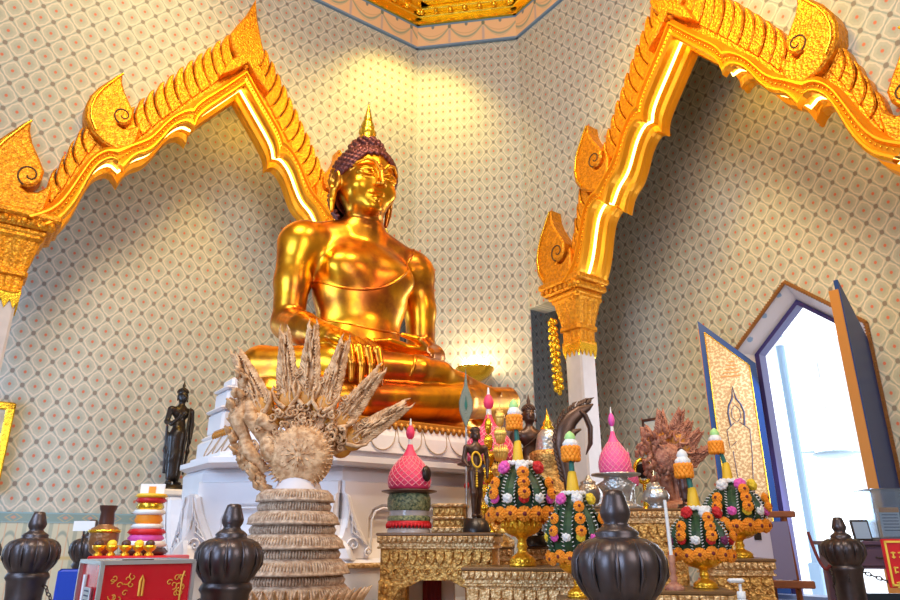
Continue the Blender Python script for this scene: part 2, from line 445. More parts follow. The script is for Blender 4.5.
for i in range(8):
    x0, y0 = ring[i]; x1, y1 = ring[(i + 1) % 8]
    for q0, q1 in ((.985, .66), (.58, .40)):
        for tt in ((.5,) if math.hypot(x1 - x0, y1 - y0) < 3 else (.17, .39, .61, .83)):
            c0 = Vector((x0, y0, 0)).lerp(Vector((x1, y1, 0)), tt); w = Vector((x1 - x0, y1 - y0, 0)).normalized() * .26
            P = [c0 * q0, c0 * (q0 * .6 + q1 * .4) + w, c0 * q1, c0 * (q0 * .6 + q1 * .4) - w]
            mb.add([(p.x, p.y, za - .012) for p in P], [(0, 1, 2, 3)], False)
mb.build('ceiling_panel', 'red_panel', gc, label='crimson lozenge inlay')

# ============================================================ gilded arches
def leaf_shape(L=.5, w=.26, lean=.22):
    """one flame leaf, foot at the origin, growing along +z and leaning to +x"""
    pts = []
    for i in range(11):
        t = i / 10; x = -w * (.5 - .05 * math.sin(math.pi * t)) * (1 - t) ** .55 + lean * t ** 1.8; pts.append((x, L * t))
    for i in range(9, -1, -1):
        t = i / 10; x = w * .5 * (1 - t) ** .75 + lean * t ** 1.8 * .9; pts.append((x, L * t * .96))
    return pts
def kranok(h=1.4, w=.75):
    """flame with a curl: outline in (x,z), x towards the apex"""
    # outline drawn from the photograph's hook finials, unit box
    P = [(-.10, .0), (-.34, .10), (-.50, .24), (-.54, .40), (-.47, .55), (-.30, .70), (-.10, .83), (.06, .93), (.18, 1.0), (.15, .86), (.20, .74), (.30, .62), (.35, .50), (.33, .40), (.24, .33), (.12, .32), (.04, .37), (.02, .45), (.07, .50), (.14, .49), (.145, .455), (.10, .455), (.075, .43), (.10, .39), (.17, .385), (.25, .42), (.36, .46), (.44, .40), (.50, .26), (.48, .12), (.40, .02), (.2, -.05)]
    return [(x * w, z * h) for x, z in P]
def kranok_outline():
    return [(-.10, .0), (-.34, .10), (-.50, .24), (-.54, .40), (-.49, .55), (-.37, .70), (-.21, .83), (-.09, .93), (.01, 1.0), (.03, .87), (.11, .75), (.25, .62), (.37, .50), (.35, .40), (.28, .335), (.18, .305), (.10, .31), (.10, .285), (.20, .255), (.33, .275), (.44, .34), (.50, .42), (.54, .30), (.50, .12), (.40, .02), (.2, -.05)]
def frame_at(curve, s):
    """point and tangent on the polyline at length s"""
    for a, b in zip(curve[:-1], curve[1:]):
        l = math.hypot(b[0] - a[0], b[1] - a[1])
        if s <= l: f = s / max(l, 1e-9); return (a[0] + (b[0] - a[0]) * f, a[1] + (b[1] - a[1]) * f), ((b[0] - a[0]) / l, (b[1] - a[1]) / l)
        s -= l
    return b, ((b[0] - a[0]) / l, (b[1] - a[1]) / l)
def build_arch(K, rz, sgn, cx, label, leafcount=11):
    root = empty('gilded_arch', K, rz, label, 'arch')
    X = lambda d, side: sgn * cx + side * d
    for side in (-1, 1):
        I = [(X(d, side), z) for d, z in AI]; O = [(X(d, side), z) for d, z in AO]
        # face moulding: stepped relief between I and O, then the soffit running back through the wall
        prof = [(0, -.30), (.10, -.335), (.20, -.335), (.24, -.29), (.52, -.31), (.60, -.36), (.70, -.36), (.76, -.31), (.90, -.27), (1., -.24), (1.02, -.02)]
        rings = []
        for (xi, zi), (xo, zo) in zip(I, O):
            back = [(-.0, -.20), (.18, -.18), (.26, -.10), (.28, .02), (.22, .12), (-.02, .16), (-.05, .20), (-.02, .24), (-.06, .27), (-.08, .33), (-.02, .38), (.3, .42)]
            r = [(xi + (xo - xi) * t, y, zi + (zo - zi) * t) for t, y in reversed(back)]
            r += [(xi + (xo - xi) * t, y, zi + (zo - zi) * t) for t, y in prof]
            rings.append(r)
        mb = MB(); mb.loft(rings if side * 1 < 0 else rings, closed=False, caps=False, smooth=False)
        mb.build('arch_moulding', 'gold_smooth', root)
        mb = MB()          # beaded line on the face
        pts = [((xi + (xo - xi) * .42), -.315, zi + (zo - zi) * .42) for (xi, zi), (xo, zo) in zip(I, O)]
        for a, b in zip(pts[:-1], pts[1:]):
            l = (Vector(b) - Vector(a)).length; k = max(1, int(l / .045))
            for j in range(k):
                p = Vector(a).lerp(Vector(b), j / k); mb.sph(tuple(p), .016, 5, 3)
        mb.build('bead_line', 'gold_bright', root, kind='stuff')
        mb = MB(); pts = [((xi + (xo - xi) * .235), -.03, zi + (zo - zi) * .235) for (xi, zi), (xo, zo) in zip(I, O)]
        mb.tube(pts, .026, 6); mb.build('light_strip', 'led', root, label='glowing warm strip light in the arch soffit')
        # flame leaves: a continuous row cut by slits, tips towards the apex
        def leaf_row(P, n, H0, H1, g_, b_, gap=.022):
            tot = sum(math.hypot(b[0] - a[0], b[1] - a[1]) for a, b in zip(P[:-1], P[1:]))
            for i in range(n):
                (x0, z0), _ = frame_at(P, tot * i / n); (x1, z1), _ = frame_at(P, tot * (i + 1) / n)   # 0 = apex side
                h = H0 + (H1 - H0) * i / max(n - 1, 1); gx, gz = g_; bx_, bz_ = b_
                # slit on the apex side runs from (x0,z0) up to the tip; slit on the far side is the next leaf's
                A0, A1 = (x0, z0), (x0 + gx * h, z0 + gz * h)
                B0, B1 = (x1, z1), (x1 + gx * h * .86, z1 + gz * h * .86)
                pt = [(B0[0] - .0, B0[1])]
                for k in range(1, 5): t = k / 4; pt.append((B0[0] + (B1[0] - B0[0]) * t + bx_ * .05 * math.sin(math.pi * t), B0[1] + (B1[1] - B0[1]) * t + bz_ * .05 * math.sin(math.pi * t)))
                for k in range(1, 6):
                    t = k / 5; pt.append((B1[0] + (A1[0] - B1[0]) * t + gx * .05 * math.sin(math.pi * t), B1[1] + (A1[1] - B1[1]) * t + gz * .05 * math.sin(math.pi * t)))
                for k in range(1, 6):
                    t = 1 - k / 5; pt.append((A0[0] + (A1[0] - A0[0]) * t + bx_ * .05 * math.sin(math.pi * t) + .8 * gap * (1 - .3 * t), A0[1] + (A1[1] - A0[1]) * t + bz_ * .05 * math.sin(math.pi * t) - .5 * gap))
                mb = MB(); mb.prism([(X(a, side), b) for a, b in pt], -.19 - .010 * (i % 2), -.02, .018); mb.build('leaf', 'gold', root)
        leaf_row([(.10, 8.74), (.35, 8.42), (.80, 7.80), (1.20, 7.22), (1.42, 6.86), (1.55, 6.68)], leafcount, .66, .50, (.34, .94), (.9, -.3))
        leaf_row([(1.98, 6.52), (2.12, 6.20), (2.22, 5.9), (2.30, 5.64), (2.40, 5.40)], 5, .46, .36, (.30, .95), (.9, -.3))
        mb = MB(); mb.prism([(X(d, side), z) for d, z in [(.0, 8.7), (.35, 8.2), (.75, 7.7), (1.14, 7.2), (1.46, 6.7), (1.80, 6.5), (2.0, 6.25), (2.25, 5.6), (2.5, 5.2), (2.56, 5.28), (2.36, 5.72), (2.18, 6.2), (2.02, 6.55), (1.72, 6.78), (1.50, 6.92), (1.22, 7.36), (.80, 7.98), (.40, 8.55), (.0, 9.02)]], -.16, -.02)
        mb.build('backing_band', 'gold', root)
        # hook finials: (foot d, foot z, height, width)
        for (fd, fz, h, w, name) in ((1.86, 6.50, 1.28, .72, 'hook_finial'), (2.86, 5.06, 1.48, .80, 'hook_finial')):
            P2 = [(X(fd - x * w * 1.0, side), fz + z * h) for x, z in kranok_outline()]
            mb = MB(); mb.prism(P2, -.30, -.02, .03)
            f = mb.build(name, 'gold', root)
            # spiral tube: shade of the curl's cut, painted as a dark relief
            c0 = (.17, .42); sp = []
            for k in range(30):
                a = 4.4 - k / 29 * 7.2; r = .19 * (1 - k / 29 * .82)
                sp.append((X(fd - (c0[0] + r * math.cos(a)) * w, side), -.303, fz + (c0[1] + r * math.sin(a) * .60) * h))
            mb = MB(); mb.tube(sp, [.013 - .004 * (k / 29) for k in range(30)], 6); mb.build('curl_painted_shade', 'cut_shade', f)
            mb = MB()
            sp2 = []
            for k in range(26):
                t = k / 25; q = kranok_outline()[1:9]; 
                j = min(int(t * 7), 6); ff = t * 7 - j; x = q[j][0] * (1 - ff) + q[j + 1][0] * ff; z = q[j][1] * (1 - ff) + q[j + 1][1] * ff
                sp2.append((X(fd - (x * .82 + .01) * w, side), -.315, fz + (z * .94 + .03) * h))
            mb.tube(sp2, .018, 6); mb.build('rib', 'gold_bright', f)
    # apex leaf
    ax = sgn * cx
    P2 = [(ax - .0, 8.70), (ax - .16, 8.84), (ax - .30, 9.12), (ax - .34, 9.30), (ax - .25, 9.52), (ax - .10, 9.85), (ax + .02, 10.25), (ax + .09, 9.85), (ax + .20, 9.45), (ax + .30, 9.15), (ax + .27, 8.95), (ax + .14, 8.80)]
    mb = MB(); mb.prism(P2, -.30, -.02, .03); mb.build('apex_leaf', 'gold', root)
    P2 = [(ax - .42, 8.36), (ax - .30, 8.72), (ax, 9.05), (ax + .30, 8.72), (ax + .42, 8.36), (ax + .2, 8.56), (ax, 8.80), (ax - .2, 8.56)]
    mb = MB(); mb.prism(P2, -.36, -.05, .02); mb.build('apex_boss', 'gold', root)
    return root
build_arch(K1, AA, -1, 3.69, 'gilded pointed arch on the left with flame leaves, rising behind the golden seated statue')
build_arch(K2, AC, 1, 3.81, 'gilded pointed arch on the right with flame leaves, over the bright doorway side')
def column(K, rz, x, label):
    p = K + Matrix.Rotation(rz, 3, 'Z') @ Vector((x, 0, 0))
    root = empty('column', (p.x, p.y, 0), rz, label, 'column')
    mb = MB(); mb.box((0, .1, 1.98), (.36, .36, 3.96), .03); mb.build('shaft', 'plaster', root)
    mb = MB()
    n = 32
    def rg(hw, z, fl):
        r = []
        for k in range(n):
            t = 2 * math.pi * (k + .5) / n; c, s_ = math.cos(t), math.sin(t); q = hw / max(abs(c), abs(s_)) * (1 - (.07 if (k // 2) % 2 else 0) * fl)
            q = min(q, hw * 1.3); r.append((q * c, .1 + q * s_, z))
        return r
    mb.loft([rg(.20, 4.04, 0), rg(.215, 4.07, 0), rg(.205, 4.12, 1), rg(.205, 4.28, 1), rg(.24, 4.30, 0), rg(.24, 4.36, 0), rg(.215, 4.38, 0), rg(.23, 4.46, 1), rg(.30, 4.78, 1), rg(.33, 4.82, 0), rg(.33, 4.86, 0)], smooth=False)
    mb.build('fluted_capital', 'gold', root)
    mb = MB()
    for k in range(4):
        for j in range(4):
            a = k * math.pi / 2
            q = Matrix.Translation((0, .1, 0)) @ Matrix.Rotation(a, 4, 'Z')
            mb.mat4(q); x0 = -.2 + j * .1
            mb.prism([(x0, 4.10), (x0 + .1, 4.10), (x0 + .1, 3.96), (x0 + .05, 3.84), (x0, 3.96)], -.205, -.18)
    mb.at(); mb.build('petal_fringe', 'gold_bright', root)
    mb = MB()
    mb.box((0, .06, 4.90), (.70, .62, .08), .02); mb.box((0, .06, 5.0), (.86, .72, .12), .03); mb.box((0, .04, 5.12), (.98, .78, .12), .03)
    for j in range(8): mb.sph((-.38 + j * .108, -.33, 5.0), (.045, .03, .045), 8, 5)
    mb.build('abacus', 'gold', root)
    return root
column(K2, AC, 3.81 - 2.72, 'white column with a gilded capital beneath the near foot of the right-hand arch')
column(K1, AA, -(3.69 + 2.72), 'white column with a gilded capital at the far left edge')
column(K1, AA, -(3.69 - 2.72), 'white column mostly hidden behind the golden seated statue')
# ============================================================ sculpting by smooth union of rounded shapes
import openvdb
class Sculpt:
    def __init__(s, lo, hi, h):
        s.lo = np.array(lo, float); s.h = h
        s.n = np.ceil((np.array(hi, float) - s.lo) / h).astype(int) + 1
        s.F = np.full(tuple(s.n), 1.0, np.float32)
        s.sh = None
    def shp(s, p):
        return p if s.sh is None or p[2] < 2.0 else (p[0] - .03, p[1] - s.sh[0] * (p[2] - s.sh[1]) - .0, p[2] - .03)
    def _sl(s, lo, hi, pad):
        a = np.maximum(0, np.floor((np.array(lo) - pad - s.lo) / s.h).astype(int)); b = np.minimum(s.n, np.ceil((np.array(hi) + pad - s.lo) / s.h).astype(int) + 1)
        if (b <= a).any(): return None
        sl = tuple(slice(i, j) for i, j in zip(a, b))
        ax = [(s.lo[i] + np.arange(a[i], b[i]) * s.h).astype(np.float32) for i in range(3)]
        return sl, np.meshgrid(*ax, indexing='ij', sparse=True)
    def _comb(s, sl, d, k, sub):
        A = s.F[sl]
        if sub: A = -A
        if k > 0:
            hh = np.clip(.5 + .5 * (A - d) / k, 0, 1); r = A * (1 - hh) + d * hh - k * hh * (1 - hh)
        else: r = np.minimum(A, d)
        s.F[sl] = -r if sub else r
    def ell(s, c, r, k=.05, sub=False, rot=None):
        c = np.array(s.shp(c), float); r = np.array(r, float); m = float(r.max()) if rot is not None else r
        q = s._sl(c - m, c + m, k + 3 * s.h)
        if q is None: return s
        sl, (X, Y, Z) = q; X = X - c[0]; Y = Y - c[1]; Z = Z - c[2]
        if rot is not None:
            Mt = np.array(rot.to_3x3().transposed()); X, Y, Z = (Mt[i][0] * X + Mt[i][1] * Y + Mt[i][2] * Z for i in range(3))
        k0 = np.sqrt((X / r[0]) ** 2 + (Y / r[1]) ** 2 + (Z / r[2]) ** 2); k1 = np.sqrt((X / r[0] ** 2) ** 2 + (Y / r[1] ** 2) ** 2 + (Z / r[2] ** 2) ** 2)
        s._comb(sl, (k0 * (k0 - 1) / np.maximum(k1, 1e-6)).astype(np.float32), k, sub); return s
    def cap(s, a, b, ra, rb=None, k=.05, sub=False, flat=None):
        rb = ra if rb is None else rb
        a = np.array(s.shp(a), float); b = np.array(s.shp(b), float); m = max(ra, rb)
        q = s._sl(np.minimum(a, b) - m, np.maximum(a, b) + m, k + 3 * s.h)
        if q is None: return s
        sl, (X, Y, Z) = q; d = b - a; L = float(d @ d) + 1e-9
        t = np.clip(((X - a[0]) * d[0] + (Y - a[1]) * d[1] + (Z - a[2]) * d[2]) / L, 0, 1)
        D = np.sqrt((X - a[0] - t * d[0]) ** 2 + (Y - a[1] - t * d[1]) ** 2 + (Z - a[2] - t * d[2]) ** 2) - (ra + (rb - ra) * t)
        s._comb(sl, D.astype(np.float32), k, sub); return s
    def chain(s, pts, rs, k=.03, sub=False):
        for i in range(len(pts) - 1): s.cap(pts[i], pts[i + 1], rs[i], rs[i + 1], k, sub)
        return s
    def cut_below(s, z):
        k = int(round((z - s.lo[2]) / s.h)); ax = (z - (s.lo[2] + np.arange(s.n[2]) * s.h)).astype(np.float32)
        s.F = np.maximum(s.F, ax[None, None, :]); return s
    def mesh(s):
        g = openvdb.FloatGrid(); F = np.clip(s.F, -3 * s.h, 3 * s.h); g.background = 3 * s.h
        g.copyFromArray(F)
        p, t, qd = g.convertToPolygons(isovalue=0., adaptivity=0.) if True else None
        return p * s.h + s.lo, t, qd
    def build(s, name, m, parent=None, label=None, smooth_it=0):
        p, t, qd = s.mesh()
        fs = [tuple(map(int, x[::-1])) for x in qd] + [tuple(map(int, x[::-1])) for x in t]
        mb = MB(); mb.v = [tuple(map(float, x)) for x in p]; mb.f = fs; mb.sm = [True] * len(fs)
        o = mb.build(name, m, parent, label=label)
        return o

# ============================================================ the golden seated statue
def statue_metal(name, col, dark, rough=.16):
    m, N, L, b = nt(name); g = G(N, L)
    tc = node(N, 'ShaderNodeTexCoord')
    n = node(N, 'ShaderNodeTexNoise'); n.inputs['Scale'].default_value = 2.2; n.inputs['Detail'].default_value = 5; n.inputs['Roughness'].default_value = .6
    L.new(tc.outputs['Object'], n.inputs['Vector'])
    c = g.mix(g.step(n.outputs['Fac'], .50, .12), dark, col)
    L.new(c, b.inputs['Base Color']); setp(b, Metallic=1., Roughness=rough)
    n2 = node(N, 'ShaderNodeTexNoise'); n2.inputs['Scale'].default_value = 5; n2.inputs['Detail'].default_value = 2; L.new(tc.outputs['Object'], n2.inputs['Vector'])
    bp = node(N, 'ShaderNodeBump'); bp.inputs['Strength'].default_value = .12; bp.inputs['Distance'].default_value = .03
    L.new(n2.outputs['Fac'], bp.inputs['Height']); L.new(bp.outputs[0], b.inputs['Normal'])
    return m
M['statue_gold'] = statue_metal('gold with painted dark reflections', (1., .45, .026), (.50, .14, .028), .29)  # darker noise patches paint dark reflections into the gold
M['hair_bronze'] = mat('dark red bronze curls', (.20, .055, .045), .38, .7, var=.3, vscale=12)

BX = RC.x * 0 - .80; BY = 5.64; SEAT = 1.78
def build_statue():
    root = empty('seated_statue', (BX, BY, SEAT), AA, 'huge polished gold seated figure with crossed legs on the white pedestal', 'statue')
    s = Sculpt((-1.5, -1.1, -.02), (1.62, .6, 2.78), .0105)
    # trunk
    s.ell((0, .05, .32), (.54, .42, .36), .1); s.ell((0, 0, .78), (.405, .27, .42), .12); s.ell((0, -.02, 1.26), (.455, .29, .44), .12)
    s.ell((0, .02, 1.52), (.56, .25, .24), .12); s.ell((-.20, -.20, 1.40), (.23, .12, .17), .08); s.ell((.20, -.20, 1.40), (.23, .12, .17), .08)
    s.ell((0, -.16, .72), (.30, .14, .25), .1)
    for q in (-1, 1):
        s.cap((0, .04, 1.88), (q * .50, .02, 1.68), .15, .14, .12); s.ell((q * .585, .02, 1.60), (.18, .19, .21), .1)
    s.cap((0, .05, 1.72), (0, .0, 2.08), .21, .165, .07)
    for zz in (1.86, 1.93, 2.0): s.chain([(.17 * math.cos(a), -.165 * math.sin(a) + .02, zz - .015 * math.sin(a)) for a in np.linspace(.3, 2.84, 9)], [.018] * 9, .02)
    # arms
    s.chain([(-.615, .02, 1.60), (-.63, .03, 1.25), (-.635, .03, .90)], [.165, .145, .130], .05)
    s.chain([(-.635, .03, .88), (-.64, -.30, .76), (-.60, -.66, .62)], [.140, .128, .092], .04)
    s.chain([(.605, .02, 1.60), (.66, .03, 1.25), (.675, .03, .88)], [.165, .145, .130], .05)
    s.chain([(.675, .03, .86), (.60, -.26, .73), (.40, -.48, .67)], [.13, .11, .075], .04)
    # right hand hanging over the shin
    s.ell((-.545, -.77, .590), (.115, .15, .062), .04, rot=Matrix.Rotation(.45, 4, 'X') @ Matrix.Rotation(-.4, 4, 'Z'))
    for i in range(4):
        x = -.635 + i * .070; l = (.30, .35, .36, .31)[i]
        b0 = (x + .03, -.84 - .012 * i, .56); s.chain([b0, (x + .060, -.955 - .01 * i, .48), (x + .070, -.99 - .01 * i, .36), (x + .075, -.985 - .01 * i, .54 - l)], [.034, .033, .029, .020], .010)
    s.chain([(-.48, -.72, .585), (-.41, -.83, .54), (-.385, -.90, .47)], [.036, .030, .021], .015)
    # left hand, palm up across the lap
    s.ell((.20, -.565, .655), (.19, .105, .045), .03, rot=Matrix.Rotation(.18, 4, 'Z'))
    for i in range(4):
        y = -.655 + i * .058; l = (.28, .33, .31, .25)[i]
        s.chain([(.07, y + .02, .665), (-.07, y - .0, .675), (.05 - l, y - .01, .645)], [.029, .027, .018], .012)
    s.chain([(.27, -.63, .685), (.16, -.68, .725), (.03, -.68, .735)], [.036, .029, .02], .015)
    # legs: left shin below, right shin across the top
    s.ell((.06, -.30, .10), (.96, .48, .17), .06)
    s.chain([(.30, .0, .30), (.80, -.26, .31), (1.30, -.44, .41)], [.25, .16, .110], .06)
    s.chain([(1.26, -.48, .37), (.5, -.76, .24), (-.40, -.84, .15), (-.78, -.72, .15)], [.125, .15, .13, .10], .03)
    s.chain([(-.30, .0, .32), (-.66, -.20, .37), (-.95, -.32, .41)], [.27, .21, .155], .06)
    s.chain([(-.96, -.35, .39), (-.55, -.70, .40), (.10, -.80, .435), (.32, -.79, .45)], [.155, .155, .115, .095], .03)
    s.chain([(.32, -.79, .43), (.55, -.74, .41), (.92, -.66, .38)], [.092, .080, .050], .03)
    for i in range(5): s.cap((.86, -.70 + i * .03, .39), (1.0 - .015 * i, -.705 + i * .034, .38), .026, .02, .008)
    s.ell((-.86, -.36, .17), (.24, .25, .17), .08); s.ell((1.02, -.38, .22), (.20, .20, .12), .08)
    s.sh = (.20, 2.20)
    # head; hz squeezes the lower face
    hz = lambda z: 2.345 + (z - 2.295) * (.88 if z < 2.295 else 1.)
    H = lambda p: (p[0], p[1], hz(p[2]))
    s.ell((0, -.03, 2.34), (.262, .275, .285), .05); s.ell((0, .02, 2.46), (.275, .30, .25), .05); s.ell((0, -.115, 2.14), (.19, .18, .145), .06)
    s.ell((0, -.255, 2.06), (.075, .055, .045), .05)
    for q in (-1, 1):
        s.ell((q * .135, -.19, 2.245), (.10, .10, .10), .05)
        s.ell((q * .115, -.258, 2.345), (.085, .045, .042), .02)
        s.chain([H((q * x, y, z)) for x, y, z in ((.035, -.300, 2.272), (.10, -.318, 2.255), (.165, -.286, 2.268), (.21, -.23, 2.295))], [.008, .010, .009, .006], .006)
        s.chain([H((q * x, y, z)) for x, y, z in ((.035, -.312, 2.284), (.10, -.326, 2.276), (.165, -.292, 2.286))], [.007, .013, .007], .003, sub=True)
        s.chain([H((q * x, y, z)) for x, y, z in ((.03, -.300, 2.295), (.09, -.318, 2.315), (.15, -.29, 2.315), (.21, -.225, 2.298))], [.008, .011, .010, .006], .006)
        s.chain([(q * x, y, z) for x, y, z in ((.020, -.318, 2.38), (.07, -.308, 2.445), (.14, -.285, 2.460), (.21, -.225, 2.425), (.245, -.15, 2.38))], [.018, .018, .016, .013, .006], .008)
        # ears with long lobes
        s.ell((q * .282, .0, 2.33), (.035, .075, .115), .02); s.chain([(q * .292, -.03, 2.39), (q * .31, .03, 2.43), (q * .312, .07, 2.35), (q * .30, .04, 2.24)], [.018, .02, .02, .02], .012)
        s.chain([(q * .292, .0, 2.25), (q * .295, .0, 2.15), (q * .285, .0, 2.05)], [.036, .030, .022], .015)
        s.ell((q * .305, -.0, 2.30), (.02, .03, .06), .01, sub=True)
        s.ell(H((q * .036, -.345, 2.165)), (.024, .030, .020), .012)
    s.chain([H((0, -.300, 2.38)), H((0, -.338, 2.27)), H((0, -.380, 2.165))], [.018, .021, .030], .016)
    s.chain([H((x, y, z)) for x, y, z in ((-.095, -.268, 2.092), (-.045, -.305, 2.102), (0, -.31, 2.090), (.045, -.305, 2.102), (.095, -.268, 2.092))], [.007, .016, .014, .016, .007], .008)
    s.chain([H((x, y, z)) for x, y, z in ((-.08, -.27, 2.052), (0, -.305, 2.030), (.08, -.27, 2.052))], [.007, .020, .007], .008)
    s.chain([H((x, y, z)) for x, y, z in ((-.09, -.287, 2.074), (0, -.330, 2.064), (.09, -.287, 2.074))], [.004, .007, .004], .003, sub=True)
    s.cut_below(.0)
    body = s.build('body', 'statue_gold', root)
    # robe edge and shoulder sash laid on the chest by casting rays at the body
    from mathutils.bvhtree import BVHTree
    bv = BVHTree.FromPolygons(body.data.vertices.values() and [v.co for v in body.data.vertices], [tuple(p.vertices) for p in body.data.polygons])
    def on(x, z, off=.0, ysign=-1):
        h = bv.ray_cast(Vector((x, ysign * 2., z)), Vector((0, -ysign, 0)))
        return None if h[0] is None else h[0] + h[1] * off
    def strip(name, pts, rad):
        P = [p for p in (on(x, z, .002) for x, z in pts) if p is not None]
        mb = MB(); mb.tube(P, rad, 8); return mb.build(name, 'statue_gold', root)
    def cr(P, n=8):
        out = []
        for i in range(len(P) - 1):
            p0 = P[max(i - 1, 0)]; p1 = P[i]; p2 = P[i + 1]; p3 = P[min(i + 2, len(P) - 1)]
            for k in range(n):
                t = k / n; out.append(tuple(.5 * (2 * b + (c - a) * t + (2 * a - 5 * b + 4 * c - d) * t * t + (3 * b - a - 3 * c + d) * t ** 3) for a, b, c, d in zip(p0, p1, p2, p3)))
        out.append(tuple(P[-1])); return out
    strip('robe_edge', cr([(.50, 1.80), (.40, 1.62), (.28, 1.44), (.10, 1.28), (-.12, 1.20), (-.32, 1.20), (-.46, 1.27)]), .013)
    P = cr([(.38, 1.78), (.33, 1.55), (.25, 1.25), (.20, .95), (.17, .78)])
    mb = MB(); row = []
    for x, z in P:
        r = []
        for k, dx in enumerate((-.07, -.066, -.03, .03, .066, .07)):
            p = on(x + dx, z, (.0, .016, .012, .012, .016, .0)[k]); r.append(tuple(p) if p is not None else (x, -.3, z))
        row.append(r)
    mb.loft(row, closed=False, caps=False); mb.build('shoulder_sash', 'statue_gold', root)
    strip('waist_edge', cr([(-.36, .93), (-.15, .88), (.1, .87), (.36, .93)]), .012)
    strip('shin_hem', cr([(-.02, .36), (.0, .44), (.03, .53)], 6), .014)
    # hair: snail curls, topknot and flame
    s2 = Sculpt((-.42, -.52, 1.98), (.42, .46, 2.98), .011); s2.sh = (.20, 2.20)
    s2.ell((0, .025, 2.42), (.298, .318, .29), .02); s2.ell((0, .07, 2.32), (.282, .26, .26), .04); s2.ell((0, .06, 2.68), (.17, .18, .15), .05)
    # cut the face open under the hairline
    s2.ell((0, -.40, 2.22), (.40, .34, .365), .0, sub=True); s2.ell((0, -.22, 2.10), (.5, .33, .32), 0, sub=True)
    n = 620
    for i in range(n):
        z = 1 - 2 * (i + .5) / n; t = i * 2.39996; r = math.sqrt(1 - z * z)
        p = (r * math.cos(t) * .30, .03 + r * math.sin(t) * .318, 2.42 + z * .29)
        if z < -.1: p = (r * math.cos(t) * .285, .05 + r * math.sin(t) * .28, 2.28 + z * .28)
        if (p[0] / .40) ** 2 + ((p[1] + .40) / .34) ** 2 + ((p[2] - 2.22) / .365) ** 2 < 1: continue
        if (p[0] / .5) ** 2 + ((p[1] + .22) / .33) ** 2 + ((p[2] - 2.10) / .32) ** 2 < 1: continue
        s2.ell(p, (.024, .024, .024), .006)
    for i in range(70):
        z = (i + .5) / 70; t = i * 2.39996; r = math.sqrt(1 - z * z)
        s2.ell((r * math.cos(t) * .175, .06 + r * math.sin(t) * .185, 2.68 + z * .155), (.024, .024, .024), .006)
    s2.build('curled_hair', 'hair_bronze', root, label='dark red snail-curl hair with a rounded topknot')
    mb = MB()
    mb.lathe([(.075, 2.80), (.085, 2.83), (.065, 2.86), (.05, 2.875), (.068, 2.91), (.066, 2.95), (.048, 2.98), (.054, 3.0), (.040, 3.05), (.030, 3.07), (.034, 3.09), (.020, 3.15), (.009, 3.22), (.003, 3.25)], 16, (-.04, -.07, -.04), lobes=8, amp=.25)
    mb.build('flame_finial', 'gold_bright', root)
    return root
statue = build_statue()
# ============================================================ pedestal
M['marble'] = mat('white lacquered pedestal', (.80, .77, .80), .35, bump=.08, bscale=12, var=.05, vscale=4)
M['marble_line'] = mat('petal outline gilt', (.45, .32, .22), .5)
M['rim_gold'] = mat('old orange gilt rim', (.50, .20, .025), .4, .5, bump=.5, bscale=60)
M['gold_table'] = mat('gilded openwork', (.95, .56, .16), .42, .5, bump=.9, bscale=75, btype='voronoi', col2=(.34, .14, .025), vscale=45)
M['gold_pale'] = mat('pale gilt relief', (.95, .66, .34), .42, .45, bump=.9, bscale=85, btype='voronoi', col2=(.45, .22, .06), vscale=55)
def octa(w, d, c, cy=0.): return [(w, cy - d + c), (w, cy + d - c), (w - c, cy + d), (-w + c, cy + d), (-w, cy + d - c), (-w, cy - d + c), (-w + c, cy - d), (w - c, cy - d)]
def place(u, Y, z): return Vector((atz(u, Y, z), Y, z))
